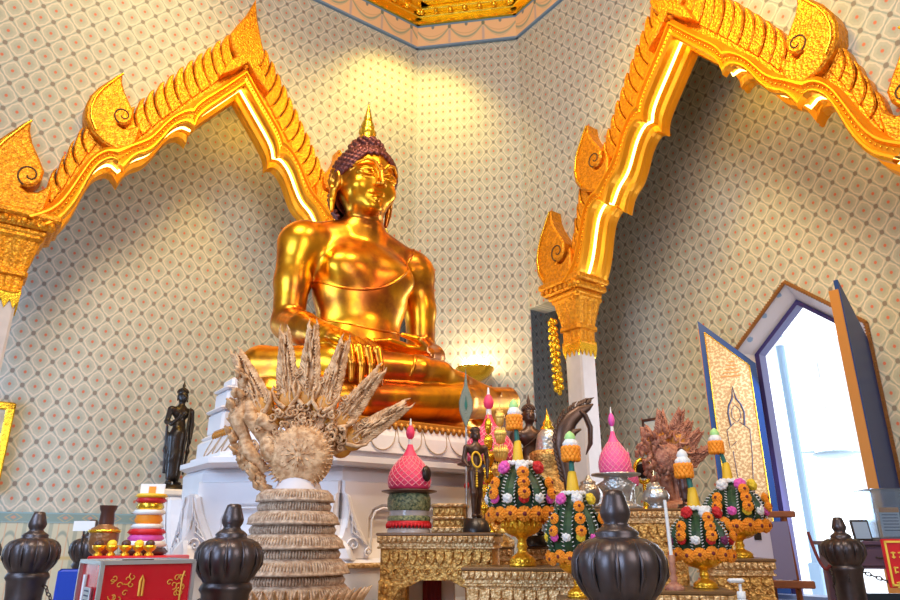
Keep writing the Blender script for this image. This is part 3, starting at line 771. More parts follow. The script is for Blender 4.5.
def build_pedestal():
    root = empty('pedestal', (BX, BY, 0), AA, 'tall white tiered pedestal with carved feet under the golden seated statue', 'pedestal')
    def tier(name, layers, m='marble', cy=-.19, parent=root):
        mb = MB(); mb.loft([[(x, y, SEAT + z) for x, y in octa(w, d, c, cy)] for w, d, c, z in layers], smooth=False); return mb.build(name, m, parent)
    tier('base_rim', [(1.04, .80, .42, -.05), (1.08, .84, .43, -.045), (1.08, .84, .43, -.012), (1.05, .82, .42, 0.)], 'rim_gold')
    mb = MB()
    for i in range(-1, 7):
        a, b = octa(1.08, .84, .43, -.19)[i], octa(1.08, .84, .43, -.19)[i + 1]
        n = int(math.hypot(b[0] - a[0], b[1] - a[1]) / .05)
        for k in range(n): mb.sph((a[0] + (b[0] - a[0]) * (k + .5) / n, a[1] + (b[1] - a[1]) * (k + .5) / n, SEAT - .05), (.02, .02, .028), 6, 4)
    mb.build('dentil_row', 'rim_gold', root)
    LT = [(1.16, .86, .47, -.235), (1.145, .855, .465, -.20), (1.10, .85, .45, -.12), (1.07, .83, .44, -.05)]
    tier('lotus_tier', LT)
    pl = MB()
    oc = octa(1.07, .83, .44, -.19); ob = octa(1.155, .86, .47, -.19)
    for i in range(8):
        a, b = oc[i], oc[(i + 1) % 8]; a2, b2 = ob[i], ob[(i + 1) % 8]
        n = max(2, round(math.hypot(b[0] - a[0], b[1] - a[1]) / .21))
        dx, dy = b[0] - a[0], b[1] - a[1]; l = math.hypot(dx, dy); nx, ny = dy / l, -dx / l
        for k in range(n):
            pts = []
            for q in range(13):
                t = q / 12; s_ = (t - .5); f = (k + .5 + s_ * .98) / n; g_ = max(0, 1 - (2 * s_) ** 2) ** .42
                hgt = -.055 - .165 * g_
                x = (a[0] + dx * f) * (1 - g_) + (a2[0] + (b2[0] - a2[0]) * f) * g_; y = (a[1] + dy * f) * (1 - g_) + (a2[1] + (b2[1] - a2[1]) * f) * g_
                pts.append((x + nx * .006, y + ny * .006, SEAT + hgt))
            pl.tube(pts, .0045, 5)
    pl.build('petal_outline', 'marble_line', root, label='thin gilt petal outlines')
    tier('ledge', [(1.25, .92, .60, -.33), (1.29, .95, .62, -.31), (1.29, .95, .62, -.275), (1.22, .90, .56, -.262), (1.22, .90, .56, -.235), (1.16, .86, .48, -.225)], cy=-.10)
    tier('body', [(1.42, 1.07, .76, -.93), (1.36, 1.01, .73, -.90), (1.27, .95, .705, -.78), (1.245, .93, .70, -.62), (1.245, .93, .70, -.45), (1.25, .94, .70, -.36), (1.22, .92, .69, -.32)], cy=.03)
    # stepped white finial block at the back left of the seat
    mb = MB()
    for k, (w_, z0, z1) in enumerate(((.50, -.235, -.06), (.46, -.06, -.02), (.40, -.02, .16), (.44, .16, .19), (.34, .19, .33), (.37, .33, .355), (.26, .355, .44))):
        mb.box((-.84, .36, SEAT + (z0 + z1) / 2), (w_, w_ * .9, z1 - z0), .02)
    mb.build('stepped_side_block', 'marble', root)
    # carved scroll feet on the faces we can see
    oc = octa(1.255, .94, .70, .03)
    feet = MB(); scr = MB()
    for i in (4, 5, 6, 7):
        a, b = Vector((*oc[i], 0)), Vector((*oc[(i + 1) % 8], 0)); l = (b - a).length; d = (b - a) / l; n_ = Vector((d.y, -d.x, 0))
        for q, org in ((1, a), (-1, b)):
            D = d * q
            m4 = Matrix(((D.x, -n_.x * 1., 0, org.x), (D.y, -n_.y * 1., 0, org.y), (0, 0, 1, SEAT), (0, 0, 0, 1)))
            feet.mat4(m4); scr.mat4(m4)
            feet.prism([(0, -.50), (.04, -.52), (.07, -.62), (.12, -.72), (.17, -.80), (.19, -.86), (.19, -.91), (-.12, -.91), (-.10, -.84), (-.03, -.76), (0, -.66)], -.085, .06, .02)
            if q == 1 and l > .5:
                m_ = l - .20
                feet.prism([(.0, -.42), (l, -.42), (l, -.92), (m_, -.92), (m_, -.66), (m_ - .03, -.60), (m_ - .09, -.575), (.29, -.575), (.23, -.60), (.20, -.66), (.20, -.92), (.0, -.92)], -.040, .03, .012)
                scr.tube([(.215, -.045, -.90), (.215, -.045, -.665), (.24, -.045, -.61), (.295, -.045, -.59), (m_ - .095, -.045, -.59), (m_ - .04, -.045, -.61), (m_ - .015, -.045, -.665), (m_ - .015, -.045, -.90)], .009, 6)
            for r0, cx_, cz in ((.055, .06, -.82), (.03, .17, -.86)):
                scr.tube([(cx_ + (r0 * t / 18) * math.cos(t * .55 + 1), -.095, cz + (r0 * t / 18) * math.sin(t * .55 + 1)) for t in range(19)], .007, 5)
            for k in range(5): scr.tube([(.0 + .012 * k, -.092, -.52 - .055 * k), (.02 + .022 * k, -.097, -.60 - .045 * k), (.01 + .04 * k, -.092, -.72 - .028 * k)], .006, 5)
    feet.build('carved_foot', 'marble', root); scr.build('scrollwork', 'marble', root)
    tier('plinth_edge', [(1.44, 1.09, .76, -.955), (1.46, 1.11, .77, -.95), (1.46, 1.11, .77, -.935), (1.44, 1.09, .76, -.925)], 'gold_pale', cy=.03)
    tier('plinth', [(1.52, 1.17, .80, -SEAT), (1.50, 1.15, .80, -1.25), (1.46, 1.11, .78, -1.15), (1.44, 1.09, .76, -.955)], cy=.03)
    return root
build_pedestal()
# no lamp under the lotus tier; an added spot warms the ledge
# ============================================================ bollards
M['bronze'] = mat('dark patinated bronze', (.12, .095, .098), .36, .75, var=.4, vscale=10)
BOLL = [(.016, 0), (.026, -.004), (.031, -.018), (.037, -.040), (.043, -.060), (.040, -.074), (.032, -.088), (.036, -.096), (.052, -.106), (.062, -.116), (.058, -.124), (.072, -.134)]
def make_bollard():
    root = empty('bollard', (0, 0, 0), 0)
    H = 1.13
    mb = MB(); mb.lathe([(.088, H - .29), (.095, H - .30), (.100, H - .315), (.090, H - .33), (.082, H - .40), (.080, .30), (.10, .26), (.11, .20), (.15, .10), (.17, .06), (.17, 0)][::-1], 32); mb.build('post', 'bronze', root)
    mb = MB(); mb.lathe([(r, H + z) for r, z in BOLL[::-1]], 32); mb.build('knob', 'bronze', root)
    mb = MB(); n = 72; rings = []
    for r, z in [(.086, -.292), (.094, -.280), (.106, -.268), (.120, -.245), (.129, -.215), (.130, -.190), (.124, -.165), (.108, -.145), (.080, -.132), (.06, -.128)]:
        lob = min(1, max(0, (r - .085) / .02))
        rings.append([(r * (1 - .075 * lob * (1 - abs(math.sin(6 * t)) ** .45)) * math.cos(t), r * (1 - .075 * lob * (1 - abs(math.sin(6 * t)) ** .45)) * math.sin(t), H + z) for t in [2 * math.pi * k / n for k in range(n)]])
    mb.loft(rings); mb.build('lobed_bulb', 'bronze', root)
    mb = MB()
    for k in range(12):
        t = (k + .0) * math.pi / 6; rr = .126
        mb.tube([(.105 * math.cos(t), .105 * math.sin(t), H - .262), (rr * math.cos(t), rr * math.sin(t), H - .225), (rr * math.cos(t), rr * math.sin(t), H - .185), (.10 * math.cos(t), .10 * math.sin(t), H - .142)], [.002, .006, .005, .002], 5)
    mb.build('rib', 'bronze', root)
    mb = MB(); mb.tube([(.085 + .012 * math.cos(t), 0, H - .36 + .018 * math.sin(t)) for t in np.linspace(0, 2 * math.pi, 14)], .004, 5); mb.build('chain_ring', 'bronze', root)
    return root
b0 = make_bollard()
for i, (u, Y, lab) in enumerate([(619, 2.0, 'large dark bronze bollard in the foreground, nearest the viewer, before the flower stands'), (229, 2.82, 'dark bronze bollard with lobed bulb standing before the white pedestal foot'),
                                 (32, 3.65, 'dark bronze bollard near the left edge in front of the dado'), (89, 5.2, 'small distant bronze bollard behind the red donation box'),
                                 (843, 4.6, 'bronze bollard silhouetted against the bright doorway'), (-24, 4.3, 'dark bronze bollard cut off by the left edge')]):
    o = b0 if i == 0 else copy_tree(b0)
    p = place(u, Y, .93); o.location = (p.x, p.y, 0); o.rotation_euler.z = .26 + i
    tag(o, lab, 'bollard', 'bronze bollards')
# chains and rope
def chain(name, a, b, sag, m, link, label, cat, n=None):
    mb = MB(); a, b = Vector(a), Vector(b); L = (b - a).length; n = n or int(L / (link * 1.5))
    for i in range(n + 1):
        t = i / n; p = a.lerp(b, t) - Vector((0, 0, sag * 4 * t * (1 - t)))
        d = (b - a).normalized(); d.z -= sag * 4 * (1 - 2 * t) / L; d.normalize()
        side = d.cross(Vector((0, 0, 1))).normalized(); up = side.cross(d)
        e = up if i % 2 else side
        mb.tube([tuple(p + d * (link * math.cos(q)) + e * (link * .55 * math.sin(q))) for q in np.linspace(0, 2 * math.pi, 11)], link * .2, 5, caps=False)
    o = mb.build(name, m); tag(o, label, cat); return o
M['rope'] = mat('dark red rope', (.20, .03, .03), .7)
def bp(u, Y, z=.77, off=.10):
    p = place(u, Y, .93); return Vector((p.x + off, p.y, z))
chain('barrier_chain', bp(32, 3.65, .77, .1), bp(229, 2.82, .77, -.1) * 1., .22, 'bronze', .016, 'dark metal chain sagging between the two left-hand bollards', 'chain')
chain('barrier_chain', bp(843, 4.6, .80, .1), (4.0, 4.45, .62), .10, 'bronze', .020, 'dark chain running from the doorway bollard to the right', 'chain')
chain('barrier_chain', bp(843, 4.6, .80, -.1), (2.52, 4.75, .66), .06, 'bronze', .020, 'dark chain running left from the doorway bollard towards the easel', 'chain')
mb = MB(); a, b = Vector((2.36, 4.7, 1.04)), bp(843, 4.6, .84, -.1)
mb.tube([tuple(a.lerp(b, t) - Vector((0, 0, .10 * 4 * t * (1 - t)))) for t in np.linspace(0, 1, 12)], .011, 6); tag(mb.build('barrier_rope', 'rope'), 'dark red rope drooping from the easel to the doorway bollard', 'rope')

# ============================================================ gilded altar tables
def relief_row(mb, x0, x1, y, z, h, step, depth=.012):
    n = max(1, int((x1 - x0) / step))
    for i in range(n):
        x = x0 + (i + .5) * (x1 - x0) / n; w_ = (x1 - x0) / n * .46
        mb.prism([(x - w_, z + h / 2), (x - w_, z), (x - w_ * .5, z - h * .38), (x, z - h / 2), (x + w_ * .5, z - h * .38), (x + w_, z), (x + w_, z + h / 2)], y - depth, y + .004, .004)
def gold_table(loc, w, d, h, label, rz=AB, m='gold_table', legs=True, apron=.16, skirt=True):
    root = empty('altar_table', (loc[0], loc[1], 0), rz, label, 'table')
    z = h
    mb = MB(); mb.box((0, 0, z - .008), (w, d, .016), .004); mb.build('table_top', mat('brown lacquer top', (.16, .08, .03), .3) if 'lac' not in M else M['lac'], root)
    mb = MB()
    mb.box((0, 0, z - .035), (w - .01, d - .01, .036), .004); relief_row(mb, -w / 2 + .01, w / 2 - .01, -d / 2 + .004, z - .034, .032, .028)
    mb.box((0, 0, z - .062), (w - .035, d - .035, .018)); mb.box((0, 0, z - .078), (w - .015, d - .015, .012), .003)
    mb.build('petal_moulding', 'gold_pale', root)
    mb = MB(); mb.box((0, 0, z - .084 - apron / 2), (w - .05, d - .05, apron))
    relief_row(mb, -w / 2 + .03, w / 2 - .03, -d / 2 + .024, z - .084 - apron * .3, apron * .42, .05, .014)
    for i in range(int(w / .06)):
        x = -w / 2 + .05 + i * .06; mb.tube([(x + .02 * math.cos(t) * (1 - t / 9), -d / 2 + .018, z - .084 - apron * .75 + .02 * math.sin(t) * (1 - t / 9)) for t in np.linspace(0, 7, 14)], .004, 4)
    mb.build('apron', m, root)
    zl = z - .084 - apron
    if legs:
        for sx in (-1, 1):
            for sy in (-1, 1):
                mb = MB(); x = sx * (w / 2 - .055); y = sy * (d / 2 - .055)
                mb.box((x, y, zl / 2), (.075, .075, zl), .006)
                if sy < 0:
                    for k in range(int(zl / .07)):
                        mb.sph((x, y - .037, .04 + k * .07), (.026, .012, .03), 6, 4)
                    mb.prism([(x, zl), (x - sx * .20, zl), (x - sx * .14, zl - .03), (x - sx * .08, zl - .05), (x - sx * .05, zl - .10), (x, zl - .16)], y - .03, y - .01, .004)
                mb.build('leg', m, root)
        mb = MB(); mb.box((0, 0, .06), (w - .12, d - .12, .05)); mb.build('stretcher', m, root)
    elif skirt:
        mb = MB(); mb.box((0, 0, zl / 2), (w - .06, d - .06, zl))
        for k in range(int(zl / .11)):
            relief_row(mb, -w / 2 + .04, w / 2 - .04, -d / 2 + .03, zl - .06 - k * .11, .08, .07, .014)
        mb.build('carved_front', m, root)
    return root
M['lac'] = mat('brown lacquer top', (.16, .08, .03), .3)
def span(u0, u1, Y, z): a, b = place(u0, Y, z), place(u1, Y, z); return (a + b) / 2, b.x - a.x
TB = {}
def tbl(key, u0, u1, Y, z, d, label, **k):
    c, w_ = span(u0, u1, Y, z)
    TB[key] = gold_table((c.x, c.y + d / 2, 0), w_ * 1.0, d, z, label, **k)
tbl('a', 381, 503, 3.92, 1.03, .5, 'tall gilded altar table carrying the dark walking figure')
tbl('b', 466, 582, 3.42, .87, .36, 'lower gilded altar table carrying the widest flower arrangement', legs=False, m='gold_pale')
tbl('d', 655, 741, 3.10, .79, .36, 'low gilded table at the right carrying the flower arrangement with red blooms', legs=False)
tbl('e', 716, 781, 3.76, .90, .42, 'gilded table with openwork legs beside the picture easel', apron=.10)
tbl('f', 560, 692, 4.25, 1.17, .5, 'back gilded table under the pink domes and the brown many-headed carving', legs=False)
tbl('g', 561, 600, 3.05, .76, .26, 'small gilt stand mostly hidden behind the foreground bollard', legs=False)
# stepped riser boxes
def riser(u0, u1, Y, z0, layers, label):
    c, w_ = span(u0, u1, Y, z0); root = empty('gilded_riser', (c.x, c.y + .1, z0), AB, label, 'riser')
    z = 0
    for i, (f, h) in enumerate(layers):
        mb = MB(); mb.box((0, 0, z + h / 2), (w_ * f, .22 * f, h), .006); relief_row(mb, -w_ * f / 2 + .01, w_ * f / 2 - .01, -.11 * f, z + h * .5, h * .7, .03, .01); mb.build('step', 'gold_table' if i % 2 else 'gold_pale', root); z += h
    return root
riser(434, 467, 4.18, 1.03, [(1., .035), (.94, .04), (1.02, .02), (.94, .05), (1.05, .02)], 'small stepped gilded riser box on the tall altar table')
mb = MB(); c, w_ = span(395, 452, 4.49, .5); mb.box((c.x + .02, 4.49, .42), (w_, .03, .84), .01); mb.build('panel', 'plaster')
bpy.data.objects['panel'].name = 'backing_board'; tag(bpy.data.objects['backing_board'], 'peach-coloured board seen through the opening of the tall altar table', 'board')
M['curtain'] = mat('dark red cloth', (.16, .01, .02), .8)
mb = MB(); c, w_ = span(423, 441, 4.5, .5)
rings = []
for z in (.02, .4, .8, .83): rings.append([(c.x + (k / 16 - .5) * w_ * 1.05, 4.445 + .008 * math.sin(k * 1.6) * (1 if z < .8 else .3), z) for k in range(17)] + [(c.x + (k / 16 - .5) * w_ * 1.05, 4.462 + .008 * math.sin(k * 1.6), z) for k in range(16, -1, -1)])
mb.loft(rings); tag(mb.build('hanging_cloth', 'curtain'), 'dark red cloth hanging behind the opening of the tall altar table', 'cloth')
# ============================================================ many-headed straw carving
M['straw'] = mat('pale carved straw', (.74, .46, .25), .6, bump=.9, bscale=60, col2=(.38, .17, .06), vscale=30)
M['straw_base'] = mat('pale woven straw tiers', (.60, .44, .32), .65, bump=.9, bscale=60, col2=(.32, .19, .12), vscale=45)
M['straw_dark'] = mat('amber straw', (.58, .24, .03), .5, bump=.4, bscale=40)
M['straw_red'] = mat('reddish brown carved straw', (.50, .23, .14), .6, bump=.6, bscale=70, col2=(.30, .10, .06), vscale=40)
def spiral(mb, c, r, turns, th, ax, up, rad):
    pts = []
    for k in range(16 * 1 + 1):
        t = k / 16; a = th + t * turns * 2 * math.pi; q = r * (1 - t * .85); pts.append(tuple(c + ax * (q * math.cos(a)) + up * (q * math.sin(a))))
    mb.tube(pts, [rad * (1 - .6 * k / 16) for k in range(17)], 6)
def naga_head(root, a, tip, w, seed, m, md, detail=1.):
    """one head: neck from a, carved crest rising to the tip. a, tip are points in the root frame (fan in x-z)"""
    rnd = random.Random(seed); a, tip = Vector(a), Vector(tip); D = tip - a; L = D.length; d = D / L
    s_ = Vector((d.z, 0, -d.x)); y = Vector((0, 1, 0))
    P = lambda t, o, q=0.: a + d * (L * t) + s_ * o + y * q
    mb = MB()      # neck and crest core (flattened spindle)
    rings = []
    for t, ww in ((0, .42), (.12, .52), (.25, .50), (.38, .62), (.5, .58), (.62, .46), (.74, .36), (.85, .24), (.94, .12), (1., .015)):
        bend = .10 * w * math.sin(t * 3)
        rings.append([tuple(P(t, bend + math.cos(q) * ww * w * .5, math.sin(q) * ww * w * .32)) for q in np.linspace(0, 2 * math.pi, 11)[:-1]])
    mb.loft(rings)
    # overlapping leaflets along both edges and the front
    n = int(20 * detail)
    for i in range(n):
        t = .28 + .68 * i / n
        for sd in (-1, 1):
            ww = w * (.62 - .5 * max(0, t - .4) / .6)
            b = P(t, sd * ww * .30 + .1 * w * math.sin(t * 3), -.18 * w); e = P(t + .13 + rnd.random() * .03, sd * ww * (.62 + rnd.random() * .12), -.10 * w); c = b.lerp(e, .5) + s_ * (sd * .10 * w)
            mb.tube([tuple(b), tuple(c), tuple(e)], [.075 * w, .065 * w, .008 * w], 5)
        b = P(t - .05, rnd.uniform(-.18, .18) * w, -.22 * w); e = b + d * (L * .12) + y * (-.05 * w)
        mb.tube([tuple(b), tuple(b.lerp(e, .5) - y * .05 * w), tuple(e)], [.05 * w, .05 * w, .006 * w], 5)
    crest = mb.build('naga_head', m, root)
    mb = MB()      # scroll curls and open jaw near the base
    for k in range(5):
        c = P(.10 + .10 * k, rnd.uniform(-.45, .45) * w, -.26 * w); spiral(mb, c, .15 * w, 1.3, rnd.random() * 6, s_, d, .045 * w)
    for sd in (-1, 1):
        mb.tube([tuple(P(.18, sd * .1 * w, -.3 * w)), tuple(P(.26, sd * .42 * w, -.36 * w)), tuple(P(.36, sd * .55 * w, -.34 * w)), tuple(P(.44, sd * .46 * w, -.32 * w))], [.09 * w, .08 * w, .06 * w, .015 * w], 7)
    mb.build('scroll_curl', m, crest)
    mb = MB(); mb.sph(tuple(P(.26, 0, .0)), (.50 * w, .30 * w, .50 * w), 12, 8); mb.sph(tuple(P(.10, 0, .02)), (.46 * w, .28 * w, .46 * w), 12, 8); mb.build('inner_scales', md, crest)
def straw_carving(loc, k, tips, m, label, disc_r=.16, tiers=True, base_z=0., mbase='straw_base', cen_z=1.4, heads_w=.17, detail=1.):
    """k scales; tips in px-like metres around the disc centre (x, z)"""
    root = empty('naga_carving', loc, 0, label, 'carving')
    c = Vector((0, 0, cen_z - loc[2]))
    for i, (tx, tz, ax, az) in enumerate(tips):
        q = Matrix.Translation(c)
        naga_head(root, tuple(c + Vector((ax, .05 + .015 * (i % 3), az))), tuple(c + Vector((tx, .07 + .02 * (i % 2), tz))), heads_w * (1 if i else 1.1), i * 7 + 3, m, 'straw_dark', detail)
    # sunburst disc
    mb = MB(); mb.at(tuple(c), rx=math.pi / 2)
    mb.lathe([(disc_r * .96, -.07), (disc_r, -.03), (disc_r * .93, .02), (disc_r * .7, .045), (disc_r * .4, .055), (.001, .06)], 30)
    mb.at(tuple(c))
    rnd = random.Random(5)
    for rr, n in ((.10, 7), (.25, 12), (.40, 20), (.55, 26), (.70, 34), (.84, 40), (.95, 46)):
        for i in range(n):
            a = 2 * math.pi * (i + rnd.random() * .4) / n; r0 = rr * disc_r; r1 = r0 + disc_r * .13
            mb.tube([(r0 * math.cos(a), -.055 + .05 * rr * rr, r0 * math.sin(a)), (r1 * math.cos(a), -.078 + .06 * rr, r1 * math.sin(a))], [disc_r * .045, disc_r * .012], 4)
    mb.build('sunburst_disc', m, root)
    return root, c
# front carving
CY = 3.55
def rel(u, v, cu=300, cv=456, Y=CY): p = at(u, v, Y) - at(cu, cv, Y); return p.x, p.z
cen = at(300, 456, CY)
tips = []
for (tu, tv), (au, av) in (((233, 350), (268, 428)), ((281, 326), (287, 425)), ((311, 321), (302, 423)), ((343, 336), (315, 428)), ((380, 367), (324, 438)), ((407, 401), (330, 449))):
    a_, b_ = rel(tu, tv); c_, d_ = rel(au, av); tips.append((a_, b_, c_, d_))
root, c = straw_carving((cen.x, cen.y, 0), 1., tips, 'straw', 'large pale straw carving of a many-headed serpent fanned above a sunburst disc on tiers', disc_r=.166, cen_z=cen.z, heads_w=.135)
# coiled body on the left side of the disc and filler scrolls
mb = MB()
for (u0, v0), (u1, v1), r in (((246, 395), (262, 440), .04), ((243, 400), (240, 436), .045), ((262, 432), (285, 470), .05), ((240, 430), (262, 470), .04), ((258, 412), (272, 428), .04)):
    x0, z0 = rel(u0, v0); x1, z1 = rel(u1, v1)
    mb.tube([(x0, .06, c.z + z0), ((x0 + x1) / 2 - .02, .0, c.z + (z0 + z1) / 2), (x1, .06, c.z + z1)], [r * .7, r, r * .7], 10)
mb.build('serpent_coil', 'straw', root)
mb = MB(); rnd = random.Random(3)
for i in range(95):
    t = i / 94
    # left rim of lumps from the top crest down to the neck
    P0 = [(242, 372), (233, 405), (232, 435), (242, 462), (256, 480), (266, 494)]
    q = t * 5; j = min(int(q), 4); f = q - j; u = P0[j][0] * (1 - f) + P0[j + 1][0] * f + rnd.uniform(-5, 6); v = P0[j][1] * (1 - f) + P0[j + 1][1] * f + rnd.uniform(-4, 4)
    x, z = rel(u, v); y = rnd.uniform(.0, .09); r = rnd.uniform(.012, .022)
    mb.tube([(x, y, c.z + z), (x + rnd.uniform(-.02, .01), y - .02, c.z + z + .012), (x + rnd.uniform(-.03, 0), y - .03, c.z + z + .035)], [r, r, r * .3], 5)
for i in range(60):
    a = rnd.uniform(.35, math.pi + .1); r_ = rnd.uniform(.16, .27); x = r_ * math.cos(a); z = r_ * math.sin(a)
    spiral(mb, Vector((x, rnd.uniform(-.01, .05), c.z + z)), rnd.uniform(.015, .03), 1.2, rnd.random() * 6, Vector((1, 0, 0)), Vector((0, 0, 1)), .009)
mb.build('scale_fringe', 'straw', root)
# tiered base under it: neck, then stepped drums with leaf teeth
neck_z = at(292, 490, CY).z
bx = at(292, 520, CY).x - cen.x
mb = MB(); mb.lathe([(.13, neck_z - .02), (.11, neck_z + .03), (.09, neck_z + .07), (.09, c.z - .06)], 24, (bx + .01, .05, 0)); mb.build('neck', 'plaster', root, label='plain pale neck below the disc')
mb = MB(); teeth = MB(); z = neck_z; rr = .182; k = 0
while z > .12:
    h = .105 + .004 * k
    mb.lathe([(rr * 1.0, z - h), (rr * .965, z - h + .005), (rr * .965, z - h + .045), (rr * 1.10, z - h + .048), (rr * 1.085, z - h + .056), (rr * .93, z - .006), (rr * .90, z)], 40, (bx, .05, 0))
    n = int(40 + 6 * k)
    for i in range(n):
        a = -math.pi + math.pi * i / n * 1.0
        ca, sa = math.cos(a), math.sin(a)
        for (r0, z0, r1, z1, w_) in ((1.05, z - h + .056, .97, z - .012, .007), (.975, z - h + .006, .975, z - h + .040, .007)):
            teeth.tube([(bx + rr * r0 * ca, .05 + rr * r0 * sa, z0), (bx + rr * (r0 + r1) / 2 * 1.03 * ca, .05 + rr * (r0 + r1) / 2 * 1.03 * sa, (z0 + z1) / 2), (bx + rr * r1 * ca, .05 + rr * r1 * sa, z1)], [w_, w_ * 1.1, w_ * .35], 4)
    z -= h; rr += .029 if k < 6 else .03; k += 1
mb.lathe([(rr + .05, 0), (rr + .05, z)], 32, (bx, .05, 0), smooth=False)
mb.build('tiered_base', 'straw_base', root); teeth.build('leaf_teeth', 'straw_base', root, kind='stuff')
mb = MB(); zb = at(350, 597, CY).z
for i in range(26):
    a = -math.pi * (i + .5) / 26; r_ = .31
    mb.tube([(bx + r_ * math.cos(a), .05 + r_ * math.sin(a), zb - .03), (bx + (r_ + .05) * math.cos(a), .05 + (r_ + .05) * math.sin(a), zb - .005), (bx + (r_ + .10) * math.cos(a), .05 + (r_ + .10) * math.sin(a), zb + .05)], [.022, .018, .003], 5)
mb.build('leaf_skirt', 'straw', root)

# smaller carving at the right, on the back table
CY2 = 4.55
cen2 = at(668, 458, CY2)
def rel2(u, v): p = at(u, v, CY2) - at(668, 458, CY2); return p.x, p.z
tips = []
for (tu, tv), (au, av) in (((645, 425), (655, 450)), ((663, 407), (665, 445)), ((684, 407), (672, 445)), ((694, 418), (676, 447)), ((704, 428), (680, 455)), ((714, 446), (682, 465))):
    a_, b_ = rel2(tu, tv); c_, d_ = rel2(au, av); tips.append((a_, b_, c_, d_))
r2, c2 = straw_carving((cen2.x, cen2.y, 1.17), .8, tips, 'straw_red', 'smaller reddish-brown straw carving of a many-headed serpent in front of the patterned wall', disc_r=.10, cen_z=cen2.z, heads_w=.11, detail=.6)
mb = MB(); rnd = random.Random(8)
for i in range(120):
    a = rnd.uniform(1.2, math.pi * 2 - .8); r_ = rnd.uniform(.04, .19); x = r_ * math.cos(a) - .02; z = r_ * math.sin(a) * .95 + .0
    if z < -.16: continue
    p = Vector((x, rnd.uniform(-.03, .04), c2.z + z)); e = p + Vector((rnd.uniform(-.03, .02), -.02, rnd.uniform(.02, .05))); mb.tube([tuple(p), tuple(p.lerp(e, .5) + Vector((.005, -.01, 0))), tuple(e)], [.016, .015, .003], 5)
mb.build('scale_fringe', 'straw_red', r2)
mb = MB(); zt = c2.z - .12
mb.tube([(-.03, .03, zt), (.0, .03, zt * .5), (.02, .03, .05)], [.05, .035, .03], 8); mb.tube([(.06, .03, zt), (.045, .03, zt * .5), (.04, .03, .05)], [.035, .028, .03], 8)
mb.lathe([(.11, 0), (.11, .03), (.08, .05), (.06, .06)], 20, (.03, .03, 0)); mb.build('carved_stand', 'straw_red', r2)
# ============================================================ flower arrangements
M['leaf'] = mat('dark green folded leaf', (.008, .035, .014), .5, bump=.3, bscale=60, col2=(.018, .07, .022), vscale=30)
M['marigold'] = mat('orange marigold petals', (.95, .30, .01), .6, bump=.6, bscale=110)
M['flower_eye'] = mat('dark red flower centre', (.16, .01, .01), .7)
M['white_flower'] = mat('white blossom', (.82, .80, .78), .6, bump=.5, bscale=90)
M['magenta_flower'] = mat('magenta orchid', (.80, .10, .45), .5, bump=.4, bscale=80)
M['red_flower'] = mat('red rose', (.62, .01, .015), .5, bump=.5, bscale=80)
M['yellow_flower'] = mat('yellow blossom', (.90, .62, .03), .55, bump=.5, bscale=80)
M['purple_flower'] = mat('dark purple blossom', (.16, .01, .08), .5, bump=.4, bscale=80)
M['green_bud'] = mat('pale green wax bud', (.45, .78, .28), .4, sub=.1)
M['amber_wrap'] = mat('yellow woven garland', (.85, .50, .02), .5, bump=.6, bscale=120)
M['stem'] = mat('blue-green wrapped stem', (.02, .16, .12), .5)
M['bowl_gold'] = mat('shiny gilt offering bowl', (.95, .48, .03), .3, .75, bump=.6, bscale=60, btype='voronoi')
_fl = {}
def bloom_mesh(kind):
    """petalled bloom facing -y, unit radius"""
    if kind in _fl: return _fl[kind]
    mb = MB(); rnd = random.Random(len(_fl))
    if kind == 'marigold':
        for ring, (r, n, l) in enumerate(((.55, 12, .42), (.38, 9, .36), (.2, 6, .3))):
            for i in range(n):
                a = 2 * math.pi * (i + .5 * ring) / n; c, s_ = math.cos(a), math.sin(a); y = -.18 - .16 * ring
                mb.tube([(r * .5 * c, y + .1, r * .5 * s_), (r * c, y - .1, r * s_), ((r + l * .7) * c, y - .02, (r + l * .7) * s_)], [.18, .25, .20], 5)
        mb.sph((0, .05, 0), (.6, .3, .6), 10, 6)
    else:
        for i in range(16):
            z = 1 - 2 * (i + .5) / 16; t = i * 2.4; r = math.sqrt(1 - z * z); mb.sph((.52 * r * math.cos(t), .35 * r * math.sin(t), .52 * z), (.42, .36, .42), 7, 5)
    o = mb.build('proto', 'marigold'); me = o.data; bpy.data.objects.remove(o); _fl[kind] = me; return me
def bloom(parent, p, r, kind, m, out=None, name='flower', centre=True):
    me = bloom_mesh(kind)
    key = (kind, m)
    if key not in _fl:
        c = me.copy(); c.materials.clear(); c.materials.append(M[m]); _fl[key] = c
    o = bpy.data.objects.new(name, _fl[key]); COL.objects.link(o); o.parent = parent; o.location = p; o.scale = (r, r, r)
    d = Vector(out) if out else Vector((0, -1, .1)); o.rotation_euler = (-d).to_track_quat('Y', 'Z').to_euler()
    if kind == 'marigold' and centre:
        if 'eye' not in _fl:
            mb = MB(); mb.sph((0, -.74, 0), (.27, .14, .27), 8, 5); e = mb.build('eye', 'flower_eye'); _fl['eye'] = e.data; bpy.data.objects.remove(e)
        e = bpy.data.objects.new('flower_centre', _fl['eye']); COL.objects.link(e); e.parent = o
    return o
